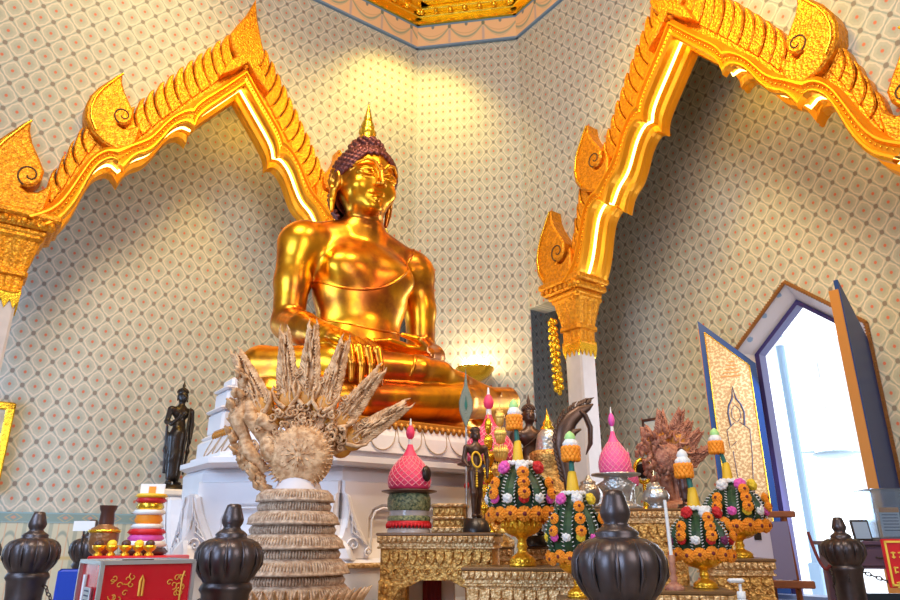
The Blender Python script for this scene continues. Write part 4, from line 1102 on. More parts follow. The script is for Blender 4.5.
def gold_bowl(root, h, r):
    prof = [(0, 0), (.62, 0), (.66, .03), (.58, .08), (.62, .13), (.50, .20), (.26, .27), (.20, .34), (.27, .40), (.22, .46), (.20, .54), (.30, .60), (.66, .66), (.86, .74), (.95, .84), (1.0, .97), (.97, 1.0), (.9, .99)]
    mb = MB(); mb.lathe([(max(x * r, .001), z * h) for x, z in prof], 32); o = mb.build('pedestal_bowl', 'bowl_gold', root)
    mb = MB()
    for i in range(20):
        a = 2 * math.pi * i / 20; mb.sph((.93 * r * math.cos(a), .93 * r * math.sin(a), .88 * h), (.085 * r, .085 * r, .11 * h), 7, 5)
        mb.sph((.56 * r * math.cos(a), .56 * r * math.sin(a), .10 * h), (.07 * r, .07 * r, .05 * h), 6, 4)
    mb.build('embossed_rim', 'bowl_gold', o)
def bouquet(u, Y, z0, zrim, ztop_dome, ztip, wdome, label, cols, lean=0., rbowl=None, group='flower arrangements in gilt bowls'):
    p = place(u, Y, (z0 + ztop_dome) / 2); root = empty('flower_arrangement', (p.x, p.y, z0), 0, label, 'flower arrangement', group)
    rnd = random.Random(int(u)); H = zrim - z0; rd = wdome / 2; hd = ztop_dome - zrim
    gold_bowl(root, H, rbowl or rd * .62)
    # leaf dome: folded leaf blades standing like a crown
    mb = MB(); mb.lathe([(rd * .62, H), (rd * .80, H + hd * .18), (rd * .72, H + hd * .5), (rd * .45, H + hd * .82), (rd * .12, H + hd)], 24, lobes=8, amp=.12); mb.build('leaf_dome', 'leaf', root)
    for i in range(8):
        a = -math.pi / 2 + (-.45, .45, -1.35, 1.35, -1.9, 1.9, -2.5, 2.5)[i]; ca, sa = math.cos(a), math.sin(a)
        mb = MB(); fr = MB(); pts = []
        for k in range(9):
            t = k / 8; r = rd * (.72 + .34 * math.sin(math.pi * min(1, t * 1.15)) - .42 * t * t); pts.append(Vector((r * ca, r * sa, H + hd * (.02 + .92 * t))))
        wd = rd * .17; tang = Vector((-sa, ca, 0))
        rings = [[tuple(q + tang * wd * math.sin(math.pi * (.12 + .85 * k / 8))), tuple(q + Vector((ca, sa, .0)) * wd * .5), tuple(q - tang * wd * math.sin(math.pi * (.12 + .85 * k / 8))), tuple(q - Vector((ca, sa, 0)) * wd * .3)] for k, q in enumerate(pts)]
        mb.loft(rings, smooth=False)
        for k, q in enumerate(pts[:-1]):
            for sd in (-1, 1):
                for jj in (0, .5):
                    qq = q.lerp(pts[k + 1], jj); b = qq + tang * sd * wd * .9; fr.tube([tuple(b), tuple(b + tang * sd * wd * .35 + Vector((ca, sa, .4)) * wd * .4)], [wd * .13, wd * .06], 4)
        lf = mb.build('folded_leaf', 'leaf', root); fr.build('white_serration', 'white_flower', lf, label='white beaded leaf edge')
    # ring of marigolds round the rim
    n = 13; rf = rd * .25
    for i in range(n):
        a = -math.pi / 2 + (i - 6) * (2 * math.pi / (n + 3)); ca, sa = math.cos(a), math.sin(a)
        bloom(root, (rd * .90 * ca, rd * .90 * sa, H + hd * .04 + rnd.uniform(-.2, .2) * rf), rf, 'marigold', 'marigold', (ca, sa, -.05))
    for i in range(7):
        a = -math.pi / 2 + (i - 3) * .48; ca, sa = math.cos(a), math.sin(a)
        bloom(root, (rd * 1.0 * ca, rd * 1.0 * sa, H + hd * .32), rf * .72, 'puff', cols[i % len(cols)], (ca, sa, 0), 'blossom')
    # marigold column up the front and side columns
    for a0 in (-.9, 0., .9):
        a = -math.pi / 2 + a0; ca, sa = math.cos(a), math.sin(a)
        for k in range(3 if a0 == 0 else 2):
            t = .40 + .17 * k; r = rd * (1.12 - .42 * t * t); bloom(root, (r * ca, r * sa, H + hd * t), rf * .85, 'marigold', 'marigold', (ca, sa, .2))
        r = rd * .72; bloom(root, (r * ca * .92, r * sa, H + hd * .86), rf * .95, 'puff', cols[(int(a0 * 2) + 2) % len(cols)], (ca, sa, .3), 'blossom')
    for i in range(8):
        a = -math.pi / 2 + (i - 3.5) * .40; ca, sa = math.cos(a), math.sin(a); r = rd * .40; bloom(root, (r * ca, r * sa, H + hd * .95), rf * .42, 'puff', 'white_flower', (ca, sa, .6), 'blossom')
    # tall stem: yellow wrap, green stem, orange garland, white bud and green tip
    T = ztip - z0; z1 = H + hd * .95; L = T - z1; s_ = wdome * .5
    mb = MB(); mb.tube([(0, 0, z1 - .02), (lean * .5, 0, z1 + L * .45), (lean, 0, T - L * .2)], [.018, .012, .010], 8); mb.build('stem', 'stem', root)
    mb = MB(); mb.lathe([(.024, z1 - L * .06), (.028, z1 + L * .03), (.023, z1 + L * .18), (.017, z1 + L * .33), (.012, z1 + L * .35)], 14, (lean * .3, 0, 0), lobes=7, amp=.1); mb.build('stem_garland', 'amber_wrap', root)
    mb = MB(); r = .034
    for k in range(4):
        for i in range(12): a = 2 * math.pi * (i + .5 * (k % 2)) / 12; mb.sph((lean + r * math.cos(a), r * math.sin(a), z1 + L * (.55 + .052 * k)), (.013, .013, .016), 6, 4)
    mb.lathe([(r, z1 + L * .54), (r, z1 + L * .73), (.01, z1 + L * .75)], 14, (lean, 0, 0)); mb.build('orange_garland', 'marigold', root)
    mb = MB()
    for i in range(9): a = 2 * math.pi * i / 9; mb.sph((lean + .022 * math.cos(a), .022 * math.sin(a), z1 + L * .78), (.016, .016, .018), 7, 5)
    mb.lathe([(.030, z1 + L * .74), (.034, z1 + L * .80), (.024, z1 + L * .86), (.01, z1 + L * .87)], 14, (lean, 0, 0)); mb.build('white_bud', 'white_flower', root)
    mb = MB(); mb.lathe([(.022, z1 + L * .84), (.027, z1 + L * .89), (.020, z1 + L * .95), (.003, T)], 12, (lean, 0, 0)); mb.build('bud_tip', 'green_bud' if cols[0] != 'purple_flower' else 'white_flower', root)
    return root
def zat(v, Y): return at(450, v, Y).z
bouquet(521, 3.60, .87, zat(518, 3.60), zat(461, 3.60), zat(399, 3.60), .335, 'widest flower arrangement, red rose and magenta orchids on the lower gilded table', ['white_flower', 'magenta_flower', 'white_flower', 'red_flower'], lean=-.02)
bouquet(576, 3.18, .76, zat(560, 3.18), zat(490, 3.18), zat(431, 3.18), .255, 'flower arrangement partly behind the nearest bronze bollard, with a magenta orchid at its right', ['yellow_flower', 'magenta_flower', 'white_flower'], lean=.0)
bouquet(701, 3.28, .79, zat(556, 3.28), zat(506, 3.28), zat(449, 3.28), .270, 'flower arrangement with white bud tip, red and purple blooms, on the low right-hand table', ['purple_flower', 'red_flower', 'white_flower', 'red_flower'], lean=-.04)
bouquet(736, 3.96, .90, zat(527, 3.96), zat(479, 3.96), zat(428, 3.96), .325, 'rear right flower arrangement with a green bud tip, by the painted door leaf', ['yellow_flower', 'white_flower', 'magenta_flower'], lean=-.06)

# ============================================================ pink lotus-dome ornaments
M['pink'] = mat('pink woven dome', (.86, .05, .16), .5, bump=.2, bscale=40)
M['pink_light'] = mat('pale pink pearl net', (.95, .38, .45), .5)
M['pink2'] = mat('hot pink woven dome', (.92, .10, .32), .5, bump=.2, bscale=40)
M['silver'] = mat('tarnished silver', (.52, .50, .48), .35, .75, bump=.6, bscale=50, btype='voronoi')
M['dark_wood'] = mat('dark red-brown wood', (.10, .035, .025), .35, var=.3)
M['green_net'] = mat('dark green bead net', (.03, .06, .03), .5, bump=.6, bscale=90, btype='voronoi', col2=(.30, .30, .14), vscale=70)
M['clear'] = mat('greyish acrylic drum', (.42, .38, .38), .15)
M['black'] = mat('black bronze', (.035, .026, .024), .32, .5)
M['dark_bronze'] = mat('old dark bronze', (.12, .065, .045), .35, .6, var=.4, vscale=14)
DOME = [(.0, 0), (.86, 0), (.95, .04), (1., .16), (.97, .26), (.85, .38), (.62, .50), (.40, .60), (.24, .70), (.16, .78), (.12, .84)]
def pink_dome(u, Y, vb, vt, wpx, z_base, label, m='pink', stand=None, medal=False, bud=.16):
    zb, zt = zat(vb, Y), zat(vt, Y); p = place(u, Y, (zb + zt) / 2); r = wpx / 2 * px2m(Y, zb); H = zt - zb
    root = empty('lotus_dome_ornament', (p.x, p.y, z_base), 0, label, 'ornament', 'pink lotus-dome ornaments'); b = zb - z_base
    hd = H * .80
    mb = MB(); mb.lathe([(max(x * r, .001), b + z * hd * .98) for x, z in DOME], 28); d = mb.build('woven_dome', m, root)
    mb = MB()       # pearl lattice
    def surf(t): 
        for (r0, z0), (r1, z1) in zip(DOME[2:-1], DOME[3:]):
            if z0 <= t <= z1: f = (t - z0) / (z1 - z0); return r * (r0 + (r1 - r0) * f) * 1.012
        return r * .12
    for i in range(18):
        for sd in (-1, 1):
            mb.tube([(surf(.05 + .55 * k / 12) * math.cos(2 * math.pi * i / 18 + sd * k * .14), surf(.05 + .55 * k / 12) * math.sin(2 * math.pi * i / 18 + sd * k * .14), b + (.05 + .55 * k / 12) * hd) for k in range(13)], r * .016, 4)
    mb.build('pearl_lattice', 'pink_light', d)
    mb = MB(); mb.tube([(0, 0, b + hd * .82), (0, 0, b + hd * .92)], r * .11, 8); mb.build('collar', 'white_flower', root)
    mb = MB(); mb.lathe([(.001, b + hd * .90), (r * .17, b + hd * .96), (r * .22, b + hd * 1.05), (r * .15, b + hd * 1.14), (r * .05, b + hd * 1.19)], 12); mb.build('bud', 'magenta_flower' if m == 'pink2' else m, root)
    mb = MB(); mb.tube([(0, 0, b + hd * 1.17), (0, 0, b + H * 1.05)], [r * .07, r * .03], 6); mb.build('tip', 'white_flower', root)
    if medal:
        mb = MB(); mb.at((r * .78, -r * .62, b + hd * .27), rz=.9, rx=math.pi / 2 - .1, sc=(1, 1.35, 1)); mb.lathe([(r * .26, 0), (r * .27, .01), (r * .2, .02), (.001, .022)], 16); k = mb.build('oval_badge', 'black', root)
        mb = MB(); mb.at((r * .80, -r * .66, b + hd * .25), rz=.9, rx=math.pi / 2 - .1); mb.lathe([(r * .13, 0), (r * .10, .012), (.001, .014)], 10); mb.build('badge_figure', 'marigold', k)
    if stand:
        for nm, mm, prof in stand(r, b): 
            mb = MB(); mb.lathe(prof, 28); mb.build(nm, mm, root)
            if nm == 'fringe':
                mb = MB(); z0 = prof[0][1]
                for i in range(36): a = 2 * math.pi * i / 36; mb.sph((prof[0][0] * math.cos(a), prof[0][0] * math.sin(a), z0), (.008, .008, .016), 5, 4)
                mb.build('tassels', 'red_flower', root)
    return root
st1 = lambda r, b: [('plate', 'dark_wood', [(.001, b - .02), (r * .9, b - .025), (r * 1.28, b - .012), (r * 1.3, b - .006), (r * .9, b + .002), (.001, b + .002)]),
    ('bead_net', 'green_net', [(r * .93, b - .12), (r * 1.0, b - .10), (r * 1.0, b - .05), (r * .92, b - .025)]),
    ('acrylic_drum', 'clear', [(r * .90, b - .20), (r * .9, b - .12)]), ('fringe', 'red_flower', [(r * 1.0, b - .205), (r * 1.02, b - .19), (r * .95, b - .175)]), ('lower_net', 'green_net', [(r * .98, b - .178), (r * 1.0, b - .16), (r * .92, b - .15)]),
    ('base_drum', 'clear', [(r * .98, 0), (r * .98, .02), (r * .85, .03), (r * .85, max(.035, b - .20))])]
pink_dome(410, 4.22, 490, 422, 43, 1.03, 'pink lotus-dome ornament with an oval badge, alone on the tall gilded table before the pedestal', 'pink', st1, True)
st2 = lambda r, b: [('plate', 'dark_wood', [(.001, b - .02), (r * 1.3, b - .012), (r * 1.3, b - .004), (.001, b + .002)]), ('drum', 'dark_wood', [(r * .9, b - .14), (r * .9, b - .02)]), ('fringe', 'red_flower', [(r * 1.0, b - .15), (r * 1.02, b - .14), (r * .9, b - .13)]),
    ('turned_post', 'gold_table', [(r * .9, 0), (r * .9, .04), (r * .5, .08), (r * .4, .3), (r * .6, b * .6), (r * .4, b * .8), (r * .6, b - .14)])]
tbl('h', 462, 515, 4.60, .95, .20, 'plain-fronted gilded table behind the dark walking figure', legs=False)
pink_dome(489, 4.71, 463, 391, 50, .95, 'pink lotus-dome ornament half hidden behind the dark walking figure', 'pink', st2)
st3 = lambda r, b: [('silver_tray', 'silver', [(.001, b - .015), (r * 1.0, b - .02), (r * 1.5, b - .01), (r * 1.52, b), (.001, b + .002)]), ('silver_foot', 'silver', [(r * 1.4, 0), (r * 1.5, .015), (r * 1.1, .035), (r * .8, .05), (r * .9, b * .5), (r * 1.2, b * .7), (r * .7, b * .85), (r * .8, b - .015)])]
pink_dome(613, 4.42, 474, 410, 32, 1.17, 'hot pink lotus-dome ornament on a silver tray in front of the patterned wall', 'pink2', st3)
pink_dome(629, 4.62, 486, 450, 17, 1.17, 'smallest hot pink lotus-dome ornament behind the silver tray', 'pink2', lambda r, b: [('stem_foot', 'silver', [(r, 0), (r, .02), (r * .4, .04), (r * .4, b)])])

# ============================================================ figures
def standing_figure(name, loc, rz, H, m, label, walking=False, raise_right=False, robe=True, garland=False, base=None, flame=True):
    """slender robed figure, height H (m) built from unit proportions"""
    root = empty(name, loc, rz, label, 'statue'); s = Sculpt((-.24 , -.22, -.01), (.24, .22, 1.04), .0062)
    sw = .035 if walking else 0
    s.ell((0, 0, .915), (.052, .058, .068), .015); s.ell((0, -.012, .88), (.036, .042, .035), .02); s.cap((0, .005, .80), (0, 0, .87), .030, .026, .02)
    s.cap((0, -.055, .915), (0, -.066, .895), .008, .011, .008)
    for q in (-1, 1): s.cap((q * .054, 0, .92), (q * .056, 0, .865), .010, .008, .006); s.ell((q * .022, -.05, .918), (.014, .008, .007), .004)
    s.cap((-.014, -.053, .872), (.014, -.053, .872), .006, .006, .004)
    s.ell((0, 0, .74), (.098, .055, .075), .04); s.ell((0, 0, .60), (.068, .045, .09), .04); s.ell((0, 0, .50), (.082, .055, .07), .04)
    for q in (-1, 1): s.ell((q * .105, 0, .765), (.035, .035, .035), .03)
    if raise_right:
        s.chain([(-.118, 0, .76), (-.14, .0, .63), (-.135, -.09, .60), (-.09, -.15, .66)], [.030, .026, .022, .016], .015); s.ell((-.082, -.158, .69), (.02, .012, .030), .01)
    else:
        s.chain([(-.118, 0, .76), (-.145, .005, .62), (-.125, -.07, .55)], [.030, .025, .018], .015); s.ell((-.115, -.10, .545), (.018, .026, .012), .01)
    s.chain([(.118, 0, .76), (.145, .005, .62), (.13, -.02, .48)], [.030, .025, .017], .015); s.ell((.128, -.025, .445), (.012, .02, .032), .01)
    s.chain([(-.045, 0, .48), (-.045, -.01 - sw, .26), (-.042, .0 - sw, .05)], [.052, .038, .024], .03); s.chain([(.045, 0, .48), (.047, sw, .26), (.045, sw * 1.6, .05)], [.052, .038, .024], .03)
    for q, y in ((-1, -sw), (1, sw * 1.6)): s.cap((q * .045, y + .01, .018), (q * .052, y - .065, .014), .022, .015, .015)
    if robe:
        s.chain([(0, 0, .52), (0, 0, .30), (0, 0, .10)], [.075, .070, .062], .03)
        s.chain([(.13, .01, .60), (.14, .02, .35), (.12, .02, .12)], [.014, .016, .010], .03); s.chain([(-.12, .02, .58), (-.10, .03, .35), (-.09, .03, .12)], [.014, .016, .010], .03)
    o = s.build('body', m, root)
    o.scale = (H, H, H)
    mb = MB(); mb.at(sc=(H, H, H))
    mb.sph((0, .006, .955), (.054, .058, .045), 14, 8)
    for i in range(70):
        z = (i + .5) / 70; t = i * 2.4; r = math.sqrt(1 - z * z); mb.sph((.054 * r * math.cos(t), .008 + .058 * r * math.sin(t), .955 + .045 * z), .009, 5, 4)
    if flame: mb.lathe([(.022, .99), (.024, 1.0), (.014, 1.012), (.018, 1.03), (.010, 1.05), (.002, 1.09)], 10, (0, .006, 0))
    mb.build('hair', m, root)
    if robe:
        mb = MB(); mb.at(sc=(H, H, H)); mb.tube([(.09, -.03, .80), (.05, -.058, .74), (-.02, -.060, .68), (-.075, -.04, .64)], .006, 5); mb.tube([(.075, -.045, .78), (.06, -.062, .66), (.05, -.07, .45), (.045, -.075, .2)], [.014, .014, .012, .010], 5, flat=.4); mb.build('sash', m, root)
    if garland:
        mb = MB(); mb.at(sc=(H, H, H))
        for k in range(26):
            a = 2 * math.pi * k / 26; mb.sph((-.03 + .055 * math.sin(a), -.10 + .02 * math.cos(a), .62 + .085 * math.cos(a)), .013, 6, 4)
        for k in range(8): mb.sph((-.03, -.10, .53 - .028 * k), .012 if k < 5 else .016, 6, 4)
        mb.build('garland', 'amber_wrap', root, label='yellow and white flower garland')
    if base:
        mb = MB(); br, bh = base; mb.lathe([(br, -bh), (br, -bh * .7), (br * .92, -bh * .6), (br * .86, -.002), (.001, 0)], 24); mb.build('round_base', 'black', root)
    return root
# dark walking figure on the tall altar table
Y = 4.12; zb = zat(518, Y); p = place(476, Y, 1.3)
standing_figure('walking_figure', (p.x, p.y, zb), .35, zat(427, Y) - zb, 'dark_bronze', 'dark bronze walking figure with yellow garland on a round base, on the tall gilded table', True, False, False, True, (.082, zb - 1.03), flame=False)
# alms bowl staff: pointed silver leaf on a rod
M['silver_leaf'] = mat('grey green beaded leaf', (.20, .22, .17), .5, .2, bump=.8, bscale=120, btype='voronoi')
Yl = 4.25; p = place(471, Yl, 1.6); zz = lambda v: zat(v, Yl)
root = empty('leaf_standard', (p.x - .03, p.y, 1.03), 0, 'grey pointed leaf-shaped standard on a thin rod rising behind the walking figure', 'ornament')
mb = MB(); mb.tube([(0, 0, 0), (0, 0, zz(425) - 1.03)], .006, 6); mb.lathe([(.03, 0), (.03, .012), (.006, .02)], 14); mb.build('rod', 'silver', root)
mb = MB(); out = [(.0, 428), (-.022, 420), (-.042, 411), (-.044, 402), (-.030, 394), (-.012, 386), (0, 368), (.012, 386), (.030, 394), (.044, 402), (.042, 411), (.022, 420)]
mb.prism([(x, zz(v) - 1.03) for x, v in out], -.012, .012, .006); l_ = mb.build('leaf_blade', 'silver_leaf', root)
mb = MB(); mb.prism([(x * .2, (zz(v) - zz(405)) * .25 + zz(405) - 1.03) for x, v in out], -.018, -.011, .003); mb.build('inlay', 'stem', l_)
# brown standing figure in a leaf mandorla, behind the first flower arrangement
Y = 4.95; zb = 1.02; p = place(531, Y, 1.5); zt = zat(394, Y)
rt = standing_figure('standing_figure', (p.x, p.y, zb), .1, (zt - zb) * .92, 'dark_bronze', 'tall brown robed standing figure behind the widest flower arrangement', base=(.12, zb - .95))
tbl('i', 520, 558, 4.86, .95, .24, 'small gilded table holding the tall brown robed figure', legs=False)
mb = MB(); Hh = zt - zb
mb.prism([(x * Hh, z * Hh) for x, z in ((-.16, .20), (-.24, .45), (-.24, .70), (-.16, .86), (-.1, .7), (-.08, .4), (.08, .4), (.1, .7), (.16, .86), (.24, .70), (.24, .45), (.16, .20), (.06, .06), (-.06, .06))], .035, .06, .01); mb.build('spread_robe', 'dark_bronze', rt)
# small dark reddish figure in front of the right-hand carving
Y = 4.34; p = place(683, Y, 1.4); standing_figure('robed_figure', (p.x, p.y, 1.17 + .03), .0, zat(448, Y) - 1.20, 'dark_wood', 'small dark red wooden figure beside the smaller straw carving', base=(.06, .03), flame=False)
# black standing figure on a pillar by the left wall
p = FAp = K1 + eA * -3.60 + nA * 1.35
PB = 1.80
standing_figure('black_figure', (p.x, p.y, PB), AA + .25, 1.56, 'black', 'black standing robed figure with one raised hand by the patterned wall at the left', raise_right=True, base=(.24, .07))
root = empty('figure_pillar', (p.x, p.y, 0), AA, 'white stepped pillar carrying the black standing figure', 'pedestal')
mb = MB(); mb.box((0, 0, .1), (.80, .80, .2), .01); mb.box((0, 0, .3), (.66, .66, .2), .01); mb.build('plinth', 'marble', root)
mb = MB(); mb.box((0, 0, .98), (.5, .5, 1.16), .01); mb.build('shaft', 'marble', root)
mb = MB(); mb.box((0, 0, 1.585), (.62, .62, .07), .02); mb.box((0, 0, 1.67), (.70, .70, .10), .02); mb.build('cap', 'marble', root)

# ============================================================ gold spires, reliquary, dark curved sculpture, wall lamp
def tinsel_tree(u, Y, vt, w, z0, label, m='gold_bright'):
    p = place(u, Y, 1.4); root = empty('gilt_tinsel_tree', (p.x, p.y, z0), 0, label, 'ornament'); H = zat(vt, Y) - z0; rnd = random.Random(u)
    mb = MB(); mb.tube([(0, 0, 0), (0, 0, H)], [.012, .003], 6); mb.lathe([(.04, 0), (.045, .01), (.02, .03), (.01, .05)], 16); mb.build('stem', m, root)
    for k in range(6):
        mb = MB(); t = .12 + k * .14; r = w / 2 * (1 - t * .9)
        for i in range(16):
            a = 2 * math.pi * i / 16 + k; c, s_ = math.cos(a), math.sin(a)
            mb.tube([(0, 0, H * t), (r * .6 * c, r * .6 * s_, H * (t + .01)), (r * c, r * s_, H * (t + .07)), (r * .9 * c, r * .9 * s_, H * (t + .13))], [.006, .009, .008, .002], 4)
            mb.sph((r * c, r * s_, H * (t + .08)), (.011, .011, .02), 5, 4)
        mb.build('leaf_tier', m, root)
    return root
M['tinsel'] = mat('pale gold tinsel', (1., .64, .16), .4, .6, bump=.6, bscale=90)
tinsel_tree(501, 4.30, 404, .16, 1.03, 'tall pale gold tinsel tree left of the widest flower arrangement', 'tinsel')
tinsel_tree(489, 4.36, 413, .11, 1.03, 'shorter gold tinsel tree just behind the tall pale one', 'gold_bright')
Y = 4.6; p = place(552, Y, 1.4); z0 = 1.17
root = empty('reliquary', (p.x, p.y + .1, z0), 0, 'gilt and silver bell-shaped reliquary on stepped gold drums left of the dark curved sculpture', 'reliquary')
q = lambda v: zat(v, Y) - z0
mb = MB(); mb.lathe([(.16, q(500) if q(500) > 0 else 0), (.165, max(.0, q(500)) + .02), (.13, q(488)), (.135, q(483)), (.105, q(472)), (.115, q(465)), (.13, q(457)), (.135, q(452)), (.10, q(449))], 28); mb.build('gold_drum', 'gold_table', root)
mb = MB(); mb.lathe([(.09, q(449)), (.085, q(445)), (.078, q(438)), (.07, q(432)), (.045, q(428)), (.03, q(426))], 20, lobes=8, amp=.08); mb.build('bell_body', 'silver', root)
mb = MB(); mb.lathe([(.045, q(428)), (.05, q(426)), (.03, q(423)), (.034, q(421)), (.018, q(417)), (.006, q(411)), (.001, q(405))], 14); mb.build('spire', 'gold_bright', root)
# dark curved sculpture (an arched, tapering form)
Y = 4.38; p = place(575, Y, 1.4)
root = empty('curved_sculpture', (p.x, p.y, 1.17), 0, 'dark bronze sculpture with an arched crest curling to the right, before the white column', 'sculpture')
X = lambda u: (u - 575) * px2m(Y, 1.4); zz = lambda v: zat(v, Y) - 1.17
mb = MB(); P = [(572, 500), (569, 480), (566, 462), (564, 446), (567, 430), (574, 419), (584, 411), (593, 407), (598, 404)]
Rr = [.045, .040, .045, .055, .058, .052, .040, .022, .004]
mb.tube([(X(u), 0, zz(v)) for u, v in P], Rr, 12, flat=.5); mb.build('arched_crest', 'dark_bronze', root)
mb = MB(); rnd = random.Random(4)
for i in range(26):
    t = i / 25; j = min(int((1 + t * 6.6)), 7); f = 1 + t * 6.6 - j; a = Vector((X(P[j][0]), 0, zz(P[j][1]))).lerp(Vector((X(P[j + 1][0]), 0, zz(P[j + 1][1]))), f); d_ = Vector((X(P[j + 1][0]) - X(P[j][0]), 0, zz(P[j + 1][1]) - zz(P[j][1]))).normalized(); n_ = Vector((-d_.z, 0, d_.x)); r = Rr[j] * .9
    mb.tube([tuple(a + n_ * r), tuple(a + n_ * (r + .016) + d_ * .02), tuple(a + n_ * (r + .012) + d_ * .045)], [.012, .010, .002], 5)
mb.build('crest_scales', 'dark_bronze', root)
mb = MB(); mb.tube([(X(583), .0, zz(411)), (X(589), .0, zz(416)), (X(593), -.01, zz(428)), (X(592), -.01, zz(444)), (X(587), 0, zz(455))], [.03, .034, .038, .032, .006], 12, flat=.5); mb.tube([(X(571), -.02, zz(440)), (X(576), -.03, zz(432)), (X(583), -.03, zz(430))], [.02, .022, .006], 8); mb.build('inner_lobe', 'dark_bronze', root)
mb = MB(); mb.lathe([(.10, 0), (.10, .03), (.07, .05), (.05, .08)], 20); mb.build('foot', 'dark_bronze', root)
# small gilt oval frame near the brown carving
Y = 4.66; p = place(645, Y, 1.3); root = empty('oval_frame', (p.x, p.y, 1.17), 0, 'small gilt oval-framed picture beside the reddish straw carving', 'picture frame')
mb = MB(); zc_ = zat(471, Y) - 1.17; mb.tube([(.055 * math.cos(a), 0, zc_ + .075 * math.sin(a)) for a in np.linspace(0, 2 * math.pi, 25)], .014, 6, caps=False); mb.tube([(0, 0, .02), (0, 0, zc_ - .07)], [.02, .012], 8); mb.lathe([(.06, 0), (.06, .015), (.03, .03)], 16); mb.build('frame', 'gold_bright', root)
mb = MB(); mb.at((0, .0, zc_), rx=math.pi / 2); mb.lathe([(.05, -.004), (.05, .004)], 20); mb.build('picture', 'black', root)
# silver pots on the back table
for u, Y, r, h, lab in ((655, 4.35, .08, .14, 'round silver pot at the foot of the reddish straw carving'), (589, 4.66, .08, .20, 'silver lobed urn behind the nearest bollard knob')):
    p = place(u, Y, 1.3); o = MB().lathe([(r * .6, 0), (r * .65, .01), (r * .5, .03), (r * .9, h * .35), (r, h * .55), (r * .8, h * .8), (r * .6, h * .86), (r * .7, h * .92), (r * .3, h), (.01, h * 1.15)], 24, lobes=12, amp=.05).build('silver_urn', 'silver', None, (p.x, p.y, 1.17)); tag(o, lab, 'urn', 'silver vessels')
# candle on a carved stand
Y = 3.16; zb = .79; p0 = place(672, Y, .9); p1 = place(672 - 4, Y, 1.1)
root = empty('candle_stand', (p0.x, p0.y, zb), 0, 'thin white candle on a pinkish carved stand beside the arrangement with red blooms', 'candle')
zz = lambda v: zat(v, Y) - zb
mb = MB(); mb.lathe([(.040, 0), (.042, .012), (.028, .022), (.012, .035), (.018, .05), (.010, .065), (.016, .085), (.012, .10), (.017, zz(555) - .01), (.014, zz(555))], 16); mb.build('turned_stand', 'straw_red', root)
mb = MB(); mb.tube([(0, 0, zz(556)), (-.004, 0, zz(500))], [.0085, .0075], 10); mb.build('candle', 'white_flower', root)
# wall lamp: gilt bowl of glowing candles on the back wall
Y = 11.6
p = at(475, 374, 11.55); root = empty('wall_lamp', (p.x, p.y, p.z), AB, 'gilt bowl-shaped wall lamp glowing bright on the patterned back wall', 'lamp')
mb = MB(); mb.lathe([(.05, -.14), (.12, -.12), (.24, -.04), (.31, .06), (.33, .10), (.30, .10), (.2, .0), (.05, -.06)], 28, lobes=14, amp=.05); mb.build('gilt_bowl', 'gold_bright', root)
mb = MB(); mb.tube([(0, 0, -.12), (0, .2, -.2), (0, .42, -.1)], .03, 8); mb.build('bracket', 'gold', root)
M['lamp_glow'] = mat('glowing glass flames', (1, .95, .7), .5, emit=(1., .86, .45), es=30.)
for i in range(7):
    a = i * 2 * math.pi / 7; mb = MB(); mb.at((.19 * math.cos(a), .16 * math.sin(a), .06)); mb.lathe([(.03, 0), (.045, .05), (.045, .10), (.03, .15), (.003, .22)], 12); mb.build('flame_bulb', 'lamp_glow', root, label='glowing bulb')
# gilt chain ornament hanging beside the right-hand column
M_ = K2 + eA * 0
p = at(552, 320, 10.9); root = empty('hanging_ornament', (p.x, p.y, p.z), 0, 'gilt chain of leaves hanging beside the white column under the right-hand arch', 'ornament')
mb = MB(); L_ = p.z - at(557, 392, 10.9).z; rnd = random.Random(2)
mb.tube([(0, 0, 0), (.02, 0, -L_ * .5), (.06, 0, -L_)], .02, 6)
for i in range(34):
    t = i / 33; mb.sph((.06 * t + .055 * math.sin(i * 2.1), .04 * math.cos(i * 1.7), -L_ * t), (.045, .03, .055), 6, 4)
mb.build('leaf_chain', 'gold_bright', root)
# ============================================================ doorway, leaves, outside
M['blue_frame'] = mat('deep blue lacquer', (.004, .045, .24), .35)
M['reveal'] = mat('pale sprigged reveal', (.62, .58, .60), .6, var=.0)
M['rope_gilt'] = mat('brown rope moulding', (.38, .16, .05), .5, .2, bump=.8, bscale=60, btype='wave')
M['violet_frame'] = mat('violet painted door frame', (.035, .025, .15), .4)
def sprig():
    m, N, L, b = nt('pale reveal with small blue sprigs'); g = G(N, L); tc = node(N, 'ShaderNodeTexCoord')
    v = node(N, 'ShaderNodeTexVoronoi'); v.inputs['Scale'].default_value = 3.2; v.inputs['Randomness'].default_value = .25; L.new(tc.outputs['Object'], v.inputs['Vector'])
    n = node(N, 'ShaderNodeTexNoise'); n.inputs['Scale'].default_value = 30; L.new(tc.outputs['Object'], n.inputs['Vector'])
    d = g.m('ADD', v.outputs['Distance'], g.m('MULTIPLY', n.outputs['Fac'], .12))
    L.new(g.mix(g.m('SUBTRACT', 1., g.step(d, .22, .02)), (.66, .60, .62), (.25, .36, .52)), b.inputs['Base Color']); setp(b, Roughness=.6); return m
M['reveal'] = sprig()
dr = empty('door_1', K2, AC); dr['kind'] = 'structure'
jamb = lambda ins, dz=0: [(DX - DH + ins, SILL), (DX - DH + ins, DS - ins * .15 + dz), (DX, DA - ins * 1.15 + dz), (DX + DH - ins, DS - ins * .15 + dz), (DX + DH - ins, SILL)]
def frame_sweep(mb, A, y0, B, y1, thick=0):
    mb.loft([[(x, y0, z) for x, z in A], [(x, y1, z) for x, z in B]], closed=False, caps=False, smooth=False)
